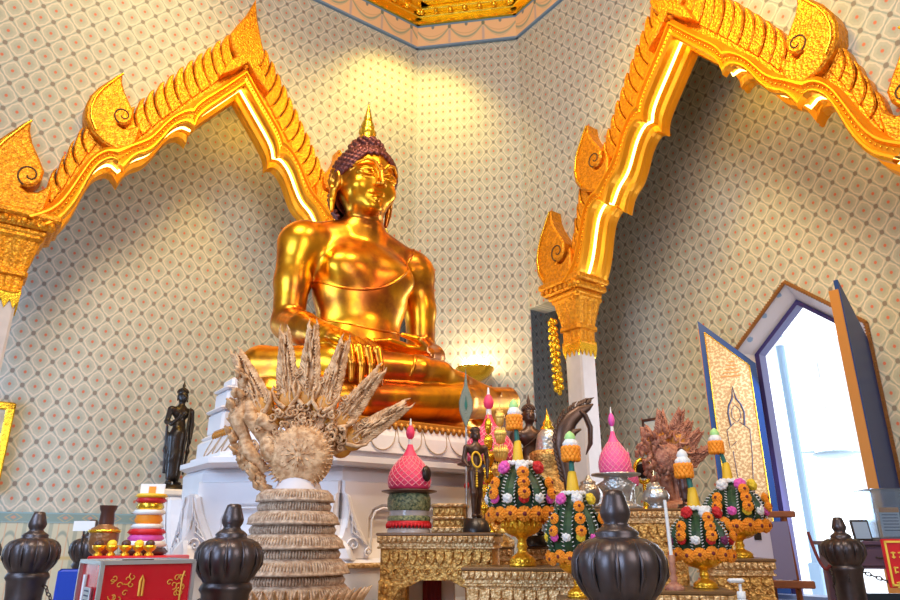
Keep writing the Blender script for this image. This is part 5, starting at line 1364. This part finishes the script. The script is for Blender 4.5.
def frame_solid(mb, ins0, ins1, y0, y1):
    A, B = jamb(ins0), jamb(ins1); n = len(A)
    rings = [[(A[i][0], y0, A[i][1]), (B[i][0], y0, B[i][1]), (B[i][0], y1, B[i][1]), (A[i][0], y1, A[i][1])] for i in range(n)]
    mb.loft(rings, smooth=False)
mb = MB(); frame_solid(mb, .0, .22, 2.50, 2.58); mb.build('reveal_back', 'reveal', dr)
mb = MB(); A, B = jamb(.0), jamb(.20); n = 5
mb.loft([[(A[i][0], 2.21, A[i][1]), (B[i][0], 2.50, B[i][1]), (B[i][0], 2.55, B[i][1]), (A[i][0], 2.55, A[i][1])] for i in range(n)], smooth=False); mb.build('reveal', 'reveal', dr)
mb = MB(); frame_solid(mb, .19, .27, 2.46, 2.66); mb.build('inner_frame', 'violet_frame', dr)
mb = MB(); A = jamb(-.02)
for a, b in zip(A[:-1], A[1:]):
    a3, b3 = Vector((a[0], 2.19, a[1])), Vector((b[0], 2.19, b[1])); L_ = (b3 - a3).length; k = int(L_ / .045)
    mb.tube([tuple(a3), tuple(b3)], .030, 8)
    d = (b3 - a3).normalized(); s_ = Vector((0, 1, 0)).cross(d)
    for i in range(k): q = a3.lerp(b3, i / k); mb.tube([tuple(q - s_ * .03 + Vector((0, -.022, 0))), tuple(q + s_ * .03 + d * .035 + Vector((0, -.022, 0)))], .012, 5)
mb.build('rope_moulding', 'rope_gilt', dr)
# door leaves
def panel_mat():
    m, N, L, b = nt('gilt lacquer door painting'); g = G(N, L); tc = node(N, 'ShaderNodeTexCoord')
    v = node(N, 'ShaderNodeTexNoise'); v.inputs['Scale'].default_value = 26; v.inputs['Detail'].default_value = 4; L.new(tc.outputs['Object'], v.inputs['Vector'])
    L.new(g.mix(g.step(v.outputs['Fac'], .52, .05), (.50, .30, .15), (.78, .60, .36)), b.inputs['Base Color']); setp(b, Roughness=.5, Metallic=.15); return m
M['door_paint'] = panel_mat()
M['ink'] = mat('dark blue drawn line', (.05, .06, .14), .6)
M['copper'] = mat('copper coloured edge', (.55, .24, .06), .4, .4)
def leaf_door(name, hinge, free, hz, fz, label_on, flip):
    hx, hy = hinge; fx, fy = free; W = math.hypot(fx - hx, fy - hy); ang = math.atan2(fy - hy, fx - hx)
    root = empty(name, (K2.x, K2.y, 0), AC); 
    o = empty('leaf_axis', (hx, hy, 0), ang); o.parent = root
    bpy.data.objects.remove(o)
    q = K2 + Matrix.Rotation(AC, 3, 'Z') @ Vector((hx, hy, 0)); root.location = (q.x, q.y, 0); root.rotation_euler.z = AC + ang
    mb = MB(); mb.prism([(0, SILL + .02), (W, SILL + .02), (W, fz), (0, hz)], -.03, .03 + .0 * flip); mb.build('leaf_board', 'blue_frame', root)
    sl = (fz - hz) / W; i0, i1 = .10, W - .085
    for y0, y1 in (((-.036, -.03), (.03, .036)) if not flip else ((-.036, -.03),)):
        mb = MB(); mb.prism([(i0, SILL + .12), (i1, SILL + .12), (i1, hz + sl * i1 - .13), (i0, hz + sl * i0 - .13)], y0, y1); pn = mb.build('painted_panel', 'door_paint', root)
        P = [(i0, SILL + .12), (i1, SILL + .12), (i1, hz + sl * i1 - .13), (i0, hz + sl * i0 - .13), (i0, SILL + .12)]; ym = y0 - .002 if y0 < 0 else y1 + .002
        mb = MB()
        for a, b in zip(P[:-1], P[1:]): mb.tube([(a[0], ym, a[1]), (b[0], ym, b[1])], .010, 5)
        mb.build('gilt_border', 'gold_bright', pn)
        # drawn figure with pointed halo and horizontal cloud bars
        mb = MB(); cx_ = W * .5; yk = ym
        def line(pts, r=.006): mb.tube([(cx_ + x, yk, z) for x, z in pts], r, 4)
        zt = 3.05
        line([(-.10, zt - .35), (-.12, zt - .15), (-.09, zt - .02), (-.03, zt + .08), (0, zt + .28), (.03, zt + .08), (.09, zt - .02), (.12, zt - .15), (.10, zt - .35)], .014)
        line([(-.06, zt - .1), (0, zt - .02), (.06, zt - .1), (.065, zt - .22), (0, zt - .30), (-.065, zt - .22), (-.06, zt - .1)])
        line([(-.04, zt - .30), (-.17, zt - .42), (-.15, zt - .8), (-.10, zt - 1.3), (-.14, zt - 2.)]); line([(.04, zt - .30), (.17, zt - .42), (.16, zt - .7), (.05, zt - .6)]); line([(.12, zt - .75), (.10, zt - 1.3), (.14, zt - 2.)])
        mb.build('drawn_figure', 'ink', pn)
        mb = MB()
        for k in range(5): mb.box((cx_ - .01 * k, yk, 3.50 + .06 * k), (.30 - .05 * k, .006, .018))
        mb.build('cloud_bars', 'copper', pn)
    mb = MB(); mb.box((W + .004, -.05 * flip, (fz - .12 + SILL) / 2 + .02), (.012, .045 + .085 * flip, fz - .2 - SILL)); mb.build('edge_strip', 'copper', root)
    return root
d2 = leaf_door('door_2', (2.95, 2.20), (2.27, 1.78), 3.68, 4.50, '', 0); d2['kind'] = 'structure'
d3 = leaf_door('door_3', (4.66, 2.16), (4.71, 1.46), 3.68, 4.42, '', 1); d3['kind'] = 'structure'
# outside: paving, a white building pier and a hanging lantern
M['outside_white'] = mat('sunlit white render', (.86, .88, .92), .7)
mb = MB(); mb.box((4, 12, -.06), (24, 18, .1)); struct('ground', mb, 'outside_white', K2, AC)
o = MB().box((0, 0, 3), (.13, .13, 6), .03).box((0, 0, .3), (.22, .22, .6), .02).build('pier', mat('pale blue render', (.34, .50, .72), .7)); q = K2 + Matrix.Rotation(AC, 3, 'Z') @ Vector((2.16, 4.6, 0)); o.location = (q.x, q.y, 0); o.rotation_euler.z = AC; tag(o, 'pale blue-white pier of a building glimpsed through the bright doorway', 'pier')
q = at(834, 453, 14.0)
root = empty('hanging_lantern', (q.x, q.y, q.z), 0, 'faint blue-grey ceiling lantern seen outside through the bright doorway', 'lantern')
mb = MB(); mb.lathe([(.02, -.12), (.30, -.08), (.42, -.02), (.30, .03), (.06, .05), (.03, .06)], 20); mb.tube([(-.85, 0, .0), (-.4, 0, .02)], [.01, .03], 6); mb.tube([(.4, 0, .02), (.85, 0, .0)], [.03, .01], 6); mb.build('lantern_body', mat('pale blue glass', (.45, .58, .70), .4), root)
mb = MB(); mb.tube([(0, 0, .05), (0, 0, 1.9)], .012, 6); mb.build('rod', 'silver', root)
mb = MB(); mb.box((0, 0, 1.96), (3., 3., .12)); o = mb.build('porch_roof', 'outside_white', None, (q.x, q.y, q.z)); tag(o, 'pale porch roof outside the doorway', 'roof')
mb = MB(); 
for dx, dy in ((-1.4, 1.4), (1.4, 1.4)): 
    o = MB().box((0, 0, (q.z + 1.9) / 2), (.2, .2, q.z + 1.9)).build('porch_post', 'outside_white', None, (q.x + dx, q.y + dy, 0)); tag(o, 'pale porch post outside, %s of the hanging lantern' % ('left' if dx < 0 else 'right'), 'post', 'porch posts')

# ============================================================ framed picture on the left wall, small picture on the right wall
root = empty('wall_painting', K1 + eA * -6.55 + nA * 1.93, AA, 'gilt-framed picture cut off by the left edge, on the patterned wall', 'picture frame')
mb = MB(); W, z0, z1 = 1.35, 1.62, 2.95
for c, d in (((0, 0, z0 + .06), (W, .07, .12)), ((0, 0, z1 - .06), (W, .07, .12)), ((-W / 2 + .06, 0, (z0 + z1) / 2), (.12, .07, z1 - z0)), ((W / 2 - .06, 0, (z0 + z1) / 2), (.12, .07, z1 - z0))): mb.box(c, d, .02)
mb.build('frame', 'gold_bright', root)
mb = MB(); mb.box((0, .02, (z0 + z1) / 2), (W - .2, .03, z1 - z0 - .2)); mb.build('picture', mat('pale picture', (.62, .50, .38), .3, var=.5, vscale=4), root)
q = at(652, 426, 1.0); 
def onwall(u, v, K, rz, y):
    n_ = Vector((-math.sin(rz), math.cos(rz), 0)); o_ = Vector((0, 0, 0)); d = ray(u, v); t = (K.dot(n_) + y) / d.dot(n_); p = d * t; return Vector((p.x, p.y, p.z + ZC))
p = onwall(651, 429, K2, AC, 2.17); root = empty('small_picture', (p.x, p.y, p.z), AC, 'small dark-framed picture on the wall above the reddish straw carving', 'picture frame')
mb = MB()
for c, d in (((0, 0, .17), (.36, .04, .05)), ((0, 0, -.17), (.36, .04, .05)), ((-.16, 0, 0), (.05, .04, .38)), ((.16, 0, 0), (.05, .04, .38))): mb.box(c, d, .008)
mb.build('frame', 'dark_wood', root); mb = MB(); mb.box((0, .01, 0), (.3, .02, .32)); mb.build('picture', mat('pale print', (.62, .66, .70), .3), root)

# ============================================================ right foreground: easel, white board, desk
M['teak'] = mat('reddish teak', (.30, .09, .03), .4, var=.3, vscale=9)
Y = 4.55; zb = 0; c, W = span(757, 783, Y, 1.1)
root = empty('picture_easel', (c.x, 4.6, 0), -.35, 'teak easel with a violet framed board standing left of the bright doorway', 'easel')
z0, z1 = zat(588, Y), zat(514, Y)
for sx in (-1, 1):
    mb = MB(); mb.tube([(sx * .15, -.02, 0), (sx * .11, .05, z1 + .01)], .018, 4, smooth=False); mb.build('leg', 'teak', root)
mb = MB(); mb.tube([(0, .35, 0), (0, .07, z1 - .05)], .016, 4, smooth=False); mb.build('rear_leg', 'teak', root)
mb = MB(); mb.box((0, .0, z0 + .02), (.44, .08, .045), .006); mb.box((0, .045, z1), (.36, .04, .04), .006); mb.build('ledge', 'teak', root)
mb = MB(); mb.at((0, .015, (z0 + z1) / 2), rx=-.08); mb.box((0, 0, 0), (.25, .015, z1 - z0 - .09)); mb.build('board', mat('violet sheen print', (.22, .20, .34), .15), root)
Y = 4.35; c, W = span(741, 764, Y, 1.1); root = empty('sign_board', (c.x, Y, 0), .1, 'pale lilac sign with a small black square, behind the rear right flower arrangement', 'sign')
z0, z1 = zat(560, Y), zat(497, Y); mb = MB(); mb.box((0, 0, (z0 + z1) / 2), (.20, .012, z1 - z0), .003); mb.build('board', mat('pale lilac card', (.58, .53, .66), .5), root)
mb = MB(); mb.box((.015, -.008, z0 + (z1 - z0) * .38), (.045, .006, .05)); mb.build('black_square', 'black', root)
mb = MB(); mb.tube([(0, .02, 0), (0, .02, z0 + .02)], .012, 6); mb.lathe([(.1, 0), (.1, .015), (.02, .03)], 16, (0, .02, 0)); mb.build('stand', 'silver', root)
# pump bottle on a stool
M['white_plastic'] = mat('white plastic', (.80, .82, .86), .3)
Y = 2.45; zt = zat(578, Y); p = place(739, Y, zt); hb = .19
root = empty('pump_bottle', (p.x, p.y, zt - hb), 0, 'white pump bottle at the bottom edge before the low right table', 'bottle')
mb = MB(); mb.lathe([(.03, 0), (.032, .01), (.032, .10), (.025, .118), (.012, .125), (.012, .135)], 20); mb.build('bottle_body', 'white_plastic', root)
mb = MB(); mb.lathe([(.014, .128), (.014, .148), (.005, .150), (.005, .172)], 14); mb.box((-.012, 0, .182), (.055, .018, .014), .005); mb.build('pump', 'white_plastic', root)
root = empty('stool', (p.x, p.y, 0), .2, 'small dark stool under the white pump bottle', 'stool'); hs = zt - hb
mb = MB(); mb.box((0, 0, hs - .015), (.26, .26, .03), .008); mb.build('seat', 'dark_wood', root)
for sx in (-1, 1):
    for sy in (-1, 1): mb = MB(); mb.tube([(sx * .11, sy * .11, 0), (sx * .09, sy * .09, hs - .03)], .014, 8); mb.build('leg', 'dark_wood', root)
# desk at the far right
Y = 5.15; z_ = zat(541, Y); a = place(856, Y, z_)
root = empty('desk', (a.x + .55, Y + .3, 0), -.12, 'dark violet wooden desk with a drawer at the right edge beside the doorway', 'desk')
M['violet_wood'] = mat('violet-brown varnished wood', (.15, .085, .15), .3, var=.25, vscale=5)
mb = MB(); mb.box((0, 0, z_ - .015), (1.15, .62, .03), .006); mb.build('desk_top', 'violet_wood', root)
mb = MB(); mb.box((0, 0, z_ - .11), (1.08, .56, .16)); mb.build('apron', 'violet_wood', root)
dw = MB(); dw.box((-.33, -.285, z_ - .11), (.34, .02, .12), .004); d_ = dw.build('drawer', 'violet_wood', root); mb = MB(); mb.tube([(-.37, -.30, z_ - .11), (-.35, -.315, z_ - .115), (-.31, -.315, z_ - .115), (-.29, -.30, z_ - .11)], .006, 6); mb.build('handle', 'black', d_)
for sx in (-1, 1):
    for sy in (-1, 1): mb = MB(); mb.box((sx * .50, sy * .24, (z_ - .19) / 2), (.07, .07, z_ - .19), .006); mb.build('leg', 'violet_wood', root)
mb = MB(); mb.box((0, .2, .35), (.98, .03, .5)); mb.build('back_panel', mat('dark blue-green panel', (.02, .05, .09), .4), root)
tx = z_
def desk_at(u, yy): return place(u, yy, z_)
p = desk_at(863, 5.3); root = empty('tablet_stand', (p.x, p.y, z_), -.1, 'small dark tablet frame standing on the desk by the bright doorway', 'tablet')
mb = MB(); mb.at((0, 0, .075), rx=-.2); mb.box((0, 0, 0), (.13, .015, .15), .004); mb.build('frame', 'black', root); mb = MB(); mb.at((0, -.009, .075), rx=-.2); mb.box((0, 0, 0), (.105, .004, .12)); mb.build('screen', mat('pale blue screen', (.35, .45, .6), .2), root)
mb = MB(); mb.tube([(0, .06, .0), (0, .01, .09)], .006, 5); mb.build('prop', 'black', root)
p = desk_at(893, 5.35); z1 = zat(490, 5.35)
M['acrylic'] = mat('clear acrylic', (.7, .82, .95), .05); M['acrylic'].node_tree.nodes['Principled BSDF'].inputs['Transmission Weight'].default_value = .92
root = empty('acrylic_box', (p.x, p.y, z_), -.12, 'clear acrylic box with a small slot on the desk at the right edge', 'box')
W = .30; H_ = z1 - z_
for c, d in (((0, -.14, H_ / 2), (W, .006, H_)), ((0, .14, H_ / 2), (W, .006, H_)), ((-W / 2, 0, H_ / 2), (.006, .28, H_)), ((W / 2, 0, H_ / 2), (.006, .28, H_)), ((0, 0, H_), (W, .28, .006))):
    mb = MB(); mb.box(c, d); mb.build('side', 'acrylic', root)
mb = MB(); mb.box((0, 0, .012), (W, .28, .024), .004); mb.build('base', 'violet_wood', root)
mb = MB(); mb.box((0, -.02, .13), (.14, .01, .20)); mb.build('backing_card', mat('white printed notice', (.75, .77, .82), .5), root)
mb = MB(); mb.box((0, -.028, .22), (.14, .004, .035)); mb.build('header_band', mat('orange header', (.85, .28, .05), .5), root)
mb = MB()
for k in range(6): mb.box((0, -.027, .185 - k * .022), (.11, .003, .006))
mb.build('text_lines', 'ink', root)
# red notice hanging at the front of the desk
M['sign_red'] = mat('red lacquered sign', (.62, .012, .02), .35); M['sign_yellow'] = mat('yellow sign paint', (.9, .62, .08), .5)
Y = 3.9; z0, z1 = zat(588, Y), zat(539, Y); p = place(905, Y, (z0 + z1) / 2)
root = empty('red_sign', (p.x, Y, 0), -.15, 'red sign with yellow border and characters cut off by the right edge', 'sign')
mb = MB(); mb.box((0, 0, (z0 + z1) / 2), (.20, .02, z1 - z0), .004); mb.build('panel', 'sign_red', root)
mb = MB()
for c, d in (((0, -.013, z0 + .014), (.18, .005, .010)), ((0, -.013, z1 - .014), (.18, .005, .010)), ((-.085, -.013, (z0 + z1) / 2), (.010, .005, z1 - z0 - .02)), ((.085, -.013, (z0 + z1) / 2), (.010, .005, z1 - z0 - .02))): mb.box(c, d)
mb.build('border', 'sign_yellow', root)
mb = MB(); rnd = random.Random(12)
for r_ in range(3):
    for k in range(4):
        x = -.055 + k * .036; z = z1 - .07 - r_ * .075
        mb.box((x, -.013, z), (.022, .005, .006)); mb.box((x, -.013, z - .022), (.018, .005, .006)); mb.box((x + rnd.uniform(-.006, .006), -.013, z - .012), (.006, .005, .034))
mb.build('characters', 'sign_yellow', root)
mb = MB(); mb.tube([(0, .02, 0), (0, .02, z0 + .03)], .014, 8); mb.lathe([(.12, 0), (.12, .015), (.02, .03)], 18, (0, .02, 0)); mb.build('stand', 'silver', root)
# low ledge between the easel and the doorway
Y = 5.0

# ============================================================ left foreground: donation box, offering table
M['alu'] = mat('brushed aluminium', (.62, .64, .68), .28, .85)
M['box_red'] = mat('glossy red lacquer', (.62, .008, .02), .12, coat=.6)
M['box_art'] = mat('gilt line drawing', (.85, .42, .06), .4, .3)
Y = 2.25; zt = zat(563, Y); p = place(103, Y, zt); ph = R(40); W, D, Hb = .285, .26, .42
root = empty('donation_box', (p.x, p.y, 0), ph, 'glossy red donation box with gilt drawings in an aluminium frame, bottom left', 'box')
zb = zt - Hb
mb = MB(); mb.box((W / 2, D / 2, (zt + zb) / 2), (W - .01, D - .01, Hb - .012)); mb.build('red_panels', 'box_red', root)
mb = MB(); t = .012
for x in (0, W):
    for y in (0, D): mb.box((x, y, (zt + zb) / 2), (t, t, Hb))
for z in (zb, zt):
    for x in (0, W): mb.box((x, D / 2, z), (t, D, t))
    for y in (0, D): mb.box((W / 2, y, z), (W, t, t))
mb.build('aluminium_frame', 'alu', root)
mb = MB(); mb.box((W / 2, D / 2, zt), (W - .02, D - .02, .006)); lid = mb.build('top_plate', 'alu', root); mb = MB(); mb.box((W / 2, D / 2, zt + .004), (.10, .012, .004)); mb.build('coin_slot', 'black', lid)
mb = MB(); rnd = random.Random(6)
for cx_ in (.235, .07):
    for i in range(9):
        a = rnd.uniform(0, 6.3); x = cx_ + rnd.uniform(-.035, .03); z = zt - .075 + rnd.uniform(-.04, .04); r = rnd.uniform(.008, .016)
        mb.tube([(x + r * (1 - k / 14) * math.cos(a + k * .5), .002, z + r * (1 - k / 14) * math.sin(a + k * .5)) for k in range(12)], .0016, 4)
mb.tube([(.12, .002, zt - .10), (.12, .002, zt - .055), (.125, .002, zt - .04), (.13, .002, zt - .055), (.13, .002, zt - .10)], .004, 5); mb.tube([(.25, .002, zt - .12), (.252, .002, zt - .05), (.258, .002, zt - .03)], .003, 5)
mb.build('gilt_drawing', 'box_art', root)
mb = MB(); mb.box((-.001, D * .72, zt - .12), (.004, .022, .16)); mb.build('white_strip', 'white_plastic', root)
mb = MB(); mb.box((-.004, D * .42, zt - .10), (.008, .07, .05), .002); lock = mb.build('latch', 'alu', root)
mb = MB()
for k in range(3): mb.box((-.007, D * .42, zt - .085 - k * .014), (.004, .05, .004))
mb.build('latch_slots', 'ink', lock)
for x in (.015, W - .015):
    for y in (.015, D - .015): mb = MB(); mb.box((x, y, zb / 2), (.025, .025, zb)); mb.build('leg', 'alu', root)
# offering table behind it
Y = 3.95; zt = zat(556, Y); c, W = span(88, 168, Y, zt)
root = empty('offering_table', (c.x, Y + .16, 0), .0, 'small red-topped offering table behind the donation box', 'table')
mb = MB(); mb.box((0, 0, zt - .02), (W, .34, .04), .006); mb.build('table_top', 'sign_red', root); mb = MB(); mb.box((0, 0, zt - .055), (W * .98, .32, .03)); mb.build('gilt_band', 'sign_yellow', root)
for sx in (-1, 1):
    for sy in (-1, 1): mb = MB(); mb.box((sx * (W / 2 - .04), sy * .13, (zt - .07) / 2), (.05, .05, zt - .07)); mb.build('leg', 'dark_wood', root)
M['vase_brown'] = mat('brown banded lacquer', (.30, .13, .05), .35, .3, bump=.5, bscale=50, btype='voronoi')
zz = lambda v: zat(v, Y) - zt
p = place(104, Y + .19, zt + .1); root = empty('tiered_vase', (p.x, p.y, zt), 0, 'brown and gold tiered vase on the red-topped offering table', 'vase')
h = zz(504); mb = MB(); mb.lathe([(.045, 0), (.068, .02), (.072, h * .18), (.080, h * .25), (.080, h * .48), (.072, h * .54), (.045, h * .58), (.040, h * .62)], 24); mb.build('body', 'vase_brown', root)
mb = MB(); mb.lathe([(.040, h * .6), (.043, h * .66), (.038, h * .86), (.046, h * .92), (.050, h)], 20); mb.build('neck', 'dark_wood', root)
mb = MB(); mb.tube([(.080 * math.cos(a), .080 * math.sin(a), h * .48) for a in np.linspace(0, 2 * math.pi, 25)], .010, 6, caps=False); mb.build('gilt_ring', 'gold_bright', root)
for i, u in enumerate((99, 112, 126, 139, 150)):
    p = place(u, Y + .03 + .02 * (i % 2), zt + .05)
    root = empty('offering_bowl', (p.x, p.y, zt), 0, ['small gold bowl at the left end of the row on the red offering table', 'second small gold bowl from the left on the red offering table', 'middle small gold bowl on the red offering table', 'small gold bowl right of the middle one on the red table', 'small gold bowl at the right end of the row on the red table'][i], 'bowl', 'small gold bowls on the offering table')
    mb = MB(); mb.lathe([(.022, 0), (.024, .008), (.012, .02), (.030, .035), (.036, .055), (.030, .055)], 16); mb.build('bowl', 'bowl_gold', root)
    mb = MB(); mb.sph((0, 0, .062), (.026, .026, .022), 10, 6); mb.build('contents', 'yellow_flower' if i % 2 else 'dark_wood', root)
z0_ = zt; p = place(151, 4.18, 1.2)
root = empty('offering_stand', (p.x, p.y, 0), .1, 'tiered red, gold and white offering stand with a white card on top, beside the pedestal', 'ornament')
zz = lambda v: zat(v, 4.18) if v < 559 else z0_
for i, (va, vb, w_, m_) in enumerate(((560, 548, .28, 'dark_wood'), (548, 541, .26, 'white_flower'), (541, 535, .22, 'magenta_flower'), (535, 529, .23, 'red_flower'), (529, 524, .20, 'white_flower'), (524, 515, .17, 'marigold'), (515, 510, .20, 'white_flower'), (510, 503, .17, 'gold_bright'), (503, 498, .19, 'red_flower'), (498, 494, .20, 'amber_wrap'))):
    mb = MB(); z_a, z_b = zz(va), zz(vb); mb.lathe([(w_ * .34, z_a), (w_ * .42, z_a + (z_b - z_a) * .4), (w_ * .36, z_b)], 20, lobes=10, amp=.1); mb.build('tier', m_, root)
mb = MB(); mb.box((0, 0, zz(490) ), (.14, .01, .07)); cd = mb.build('card', 'white_flower', root); mb = MB(); mb.box((-.0, -.008, zz(490)), (.04, .003, .04)); mb.build('card_mark', 'marigold', cd)
# blank white notice on a thin stand, left
Y = 4.9; p = place(76, Y, 1.1); root = empty('notice_stand', (p.x + .06, p.y, 0), 0, 'small blank white notice on a thin dark stand before the dado', 'sign')
za, zb_ = zat(531, Y), zat(521, Y)
mb = MB(); mb.box((0, 0, (za + zb_) / 2), (.145, .008, zb_ - za)); mb.build('card', 'white_plastic', root); mb = MB(); mb.tube([(.0, .01, 0), (.0, .01, za + .01)], .007, 6); mb.lathe([(.08, 0), (.08, .01), (.01, .02)], 14, (0, .01, 0)); mb.build('stand', 'black', root)
# blue stool-like crate at the far left
Y = 3.2; a = place(60, Y, .7); z1 = zat(572, Y)
root = empty('blue_chair', (a.x, Y + .25, 0), .4, 'blue plastic chair back seen between the left bollard and the donation box', 'chair')
M['blue'] = mat('blue plastic', (.01, .05, .42), .4)
mb = MB(); mb.box((0, .16, z1 - .12), (.34, .03, .24), .012); mb.build('backrest', 'blue', root); mb = MB(); mb.box((0, 0, .42), (.36, .34, .03), .012); mb.build('seat', 'blue', root)
for sx in (-1, 1):
    mb = MB(); mb.tube([(sx * .16, -.15, 0), (sx * .15, -.14, .41)], .014, 8); mb.build('leg', 'blue', root)
    mb = MB(); mb.tube([(sx * .16, .18, 0), (sx * .15, .165, .43), (sx * .15, .165, z1 - .2)], .014, 8); mb.build('leg', 'blue', root)
# ============================================================ light
w = bpy.data.worlds.new('World'); SC.world = w; w.use_nodes = True
bg = w.node_tree.nodes['Background']; bg.inputs[0].default_value = (.86, .93, 1, 1); bg.inputs[1].default_value = 3.
def area(loc, target, size, power, col, sy=None):
    l = bpy.data.lights.new('area', 'AREA'); l.energy = power; l.color = col; l.size = size
    if sy: l.shape = 'RECTANGLE'; l.size_y = sy
    o = bpy.data.objects.new('area_light', l); COL.objects.link(o); o.location = loc
    o.rotation_euler = (Vector(target) - Vector(loc)).to_track_quat('-Z', 'Y').to_euler(); return o
def spot(loc, target, power, col, ang=60, blend=.8, size=.25):
    l = bpy.data.lights.new('spot', 'SPOT'); l.energy = power; l.color = col; l.spot_size = R(ang); l.spot_blend = blend; l.shadow_soft_size = size
    o = bpy.data.objects.new('spot_light', l); COL.objects.link(o); o.location = loc
    o.rotation_euler = (Vector(target) - Vector(loc)).to_track_quat('-Z', 'Y').to_euler(); return o
def FA(x, y, z): p = K1 + eA * x + nA * y; return Vector((p.x, p.y, z))
def FC(x, y, z): p = K2 - nA * x + nC * y; return Vector((p.x, p.y, z))
WARM = (1., .76, .40); YEL = (1., .55, .07); COOL = (.45, .68, 1.)
# daylight from unseen doors behind and beside the viewer, and added fills
area((-3.2, -1.6, 2.6), (-1.5, 6, 2.5), 2.2, 230, (.46, .68, 1.), 3.2)
area((3.2, -.6, 3.6), (0, 6, 4.), 4., 190, (.95, .93, .95), 3.)
area(FA(-9.2, .6, 2.0), FA(-5.5, 1.9, 2.0), 1.6, 260, (.36, .62, 1.), 2.6)  # added cool light tinting the lower left wall, from an unseen door
area(FC(DX, 2.1, 2.6), FC(DX - 2, -3, 1.2), 1.3, 110, (.72, .85, 1.), 2.8)
area((-1.2, .6, 10.4), (0, 8, 7.), 3.5, 760, (1., .91, .72))  # added high fill that keeps the upper walls bright, no door here
area((-3.6, 1.6, 3.2), (-1.9, 4.8, 1.3), 1.6, 75, (.50, .70, 1.))  # added cool fill brightening the left face of the pedestal
# warm spots aimed at walls
spot(FA(-5.9, -2.2, 11.6), FA(-6.1, 0, 10.2), 480, (1., .74, .25), 100)
spot(FA(-.8, -1.6, 10.8), FA(-.25, 0, 8.2), 520, (1., .74, .16), 115)
spot(FA(-2.7, .45, 10.2), FA(-4.2, 1.98, 4.2), 550, YEL, 100)
spot(FC(4.6, .55, 10.2), FC(5.0, 2.2, 4.0), 600, YEL, 105)
spot(FC(6.5, .9, 9.0), FC(6.8, 2.2, 5.0), 350, YEL, 95)
spot((RC.x + .4, RC.y - .6, 11.2), FA(-3.4, 1.98, 5.2), 2000, (1., .66, .10), 55, .9, .9)
spot((RC.x + .6, RC.y - .4, 11.2), FC(4.2, 2.2, 5.2), 2300, (1., .66, .10), 55, .9, .9)
spot((2.6, 2.2, 9.0), (-.8, 5.7, 3.), 1000, (1., .80, .5), 50)
spot((2.6, 3.4, 4.6), (-.2, 5.2, 1.2), 260, (1., .58, .26), 60)  # added spot without a visible lamp, warms the pedestal front
lp = bpy.data.lights.new('lamp', 'POINT'); lp.energy = 26; lp.color = (1., .82, .45); lp.shadow_soft_size = .15
lo = bpy.data.objects.new('lamp_light', lp); COL.objects.link(lo); q = at(475, 355, 11.35); lo.location = q
SC.view_settings.view_transform = 'Standard'; SC.view_settings.look = 'None'; SC.view_settings.gamma = 1; SC.view_settings.exposure = -0.08
SC.cycles.use_denoising = True
SC.cycles.max_bounces = 6
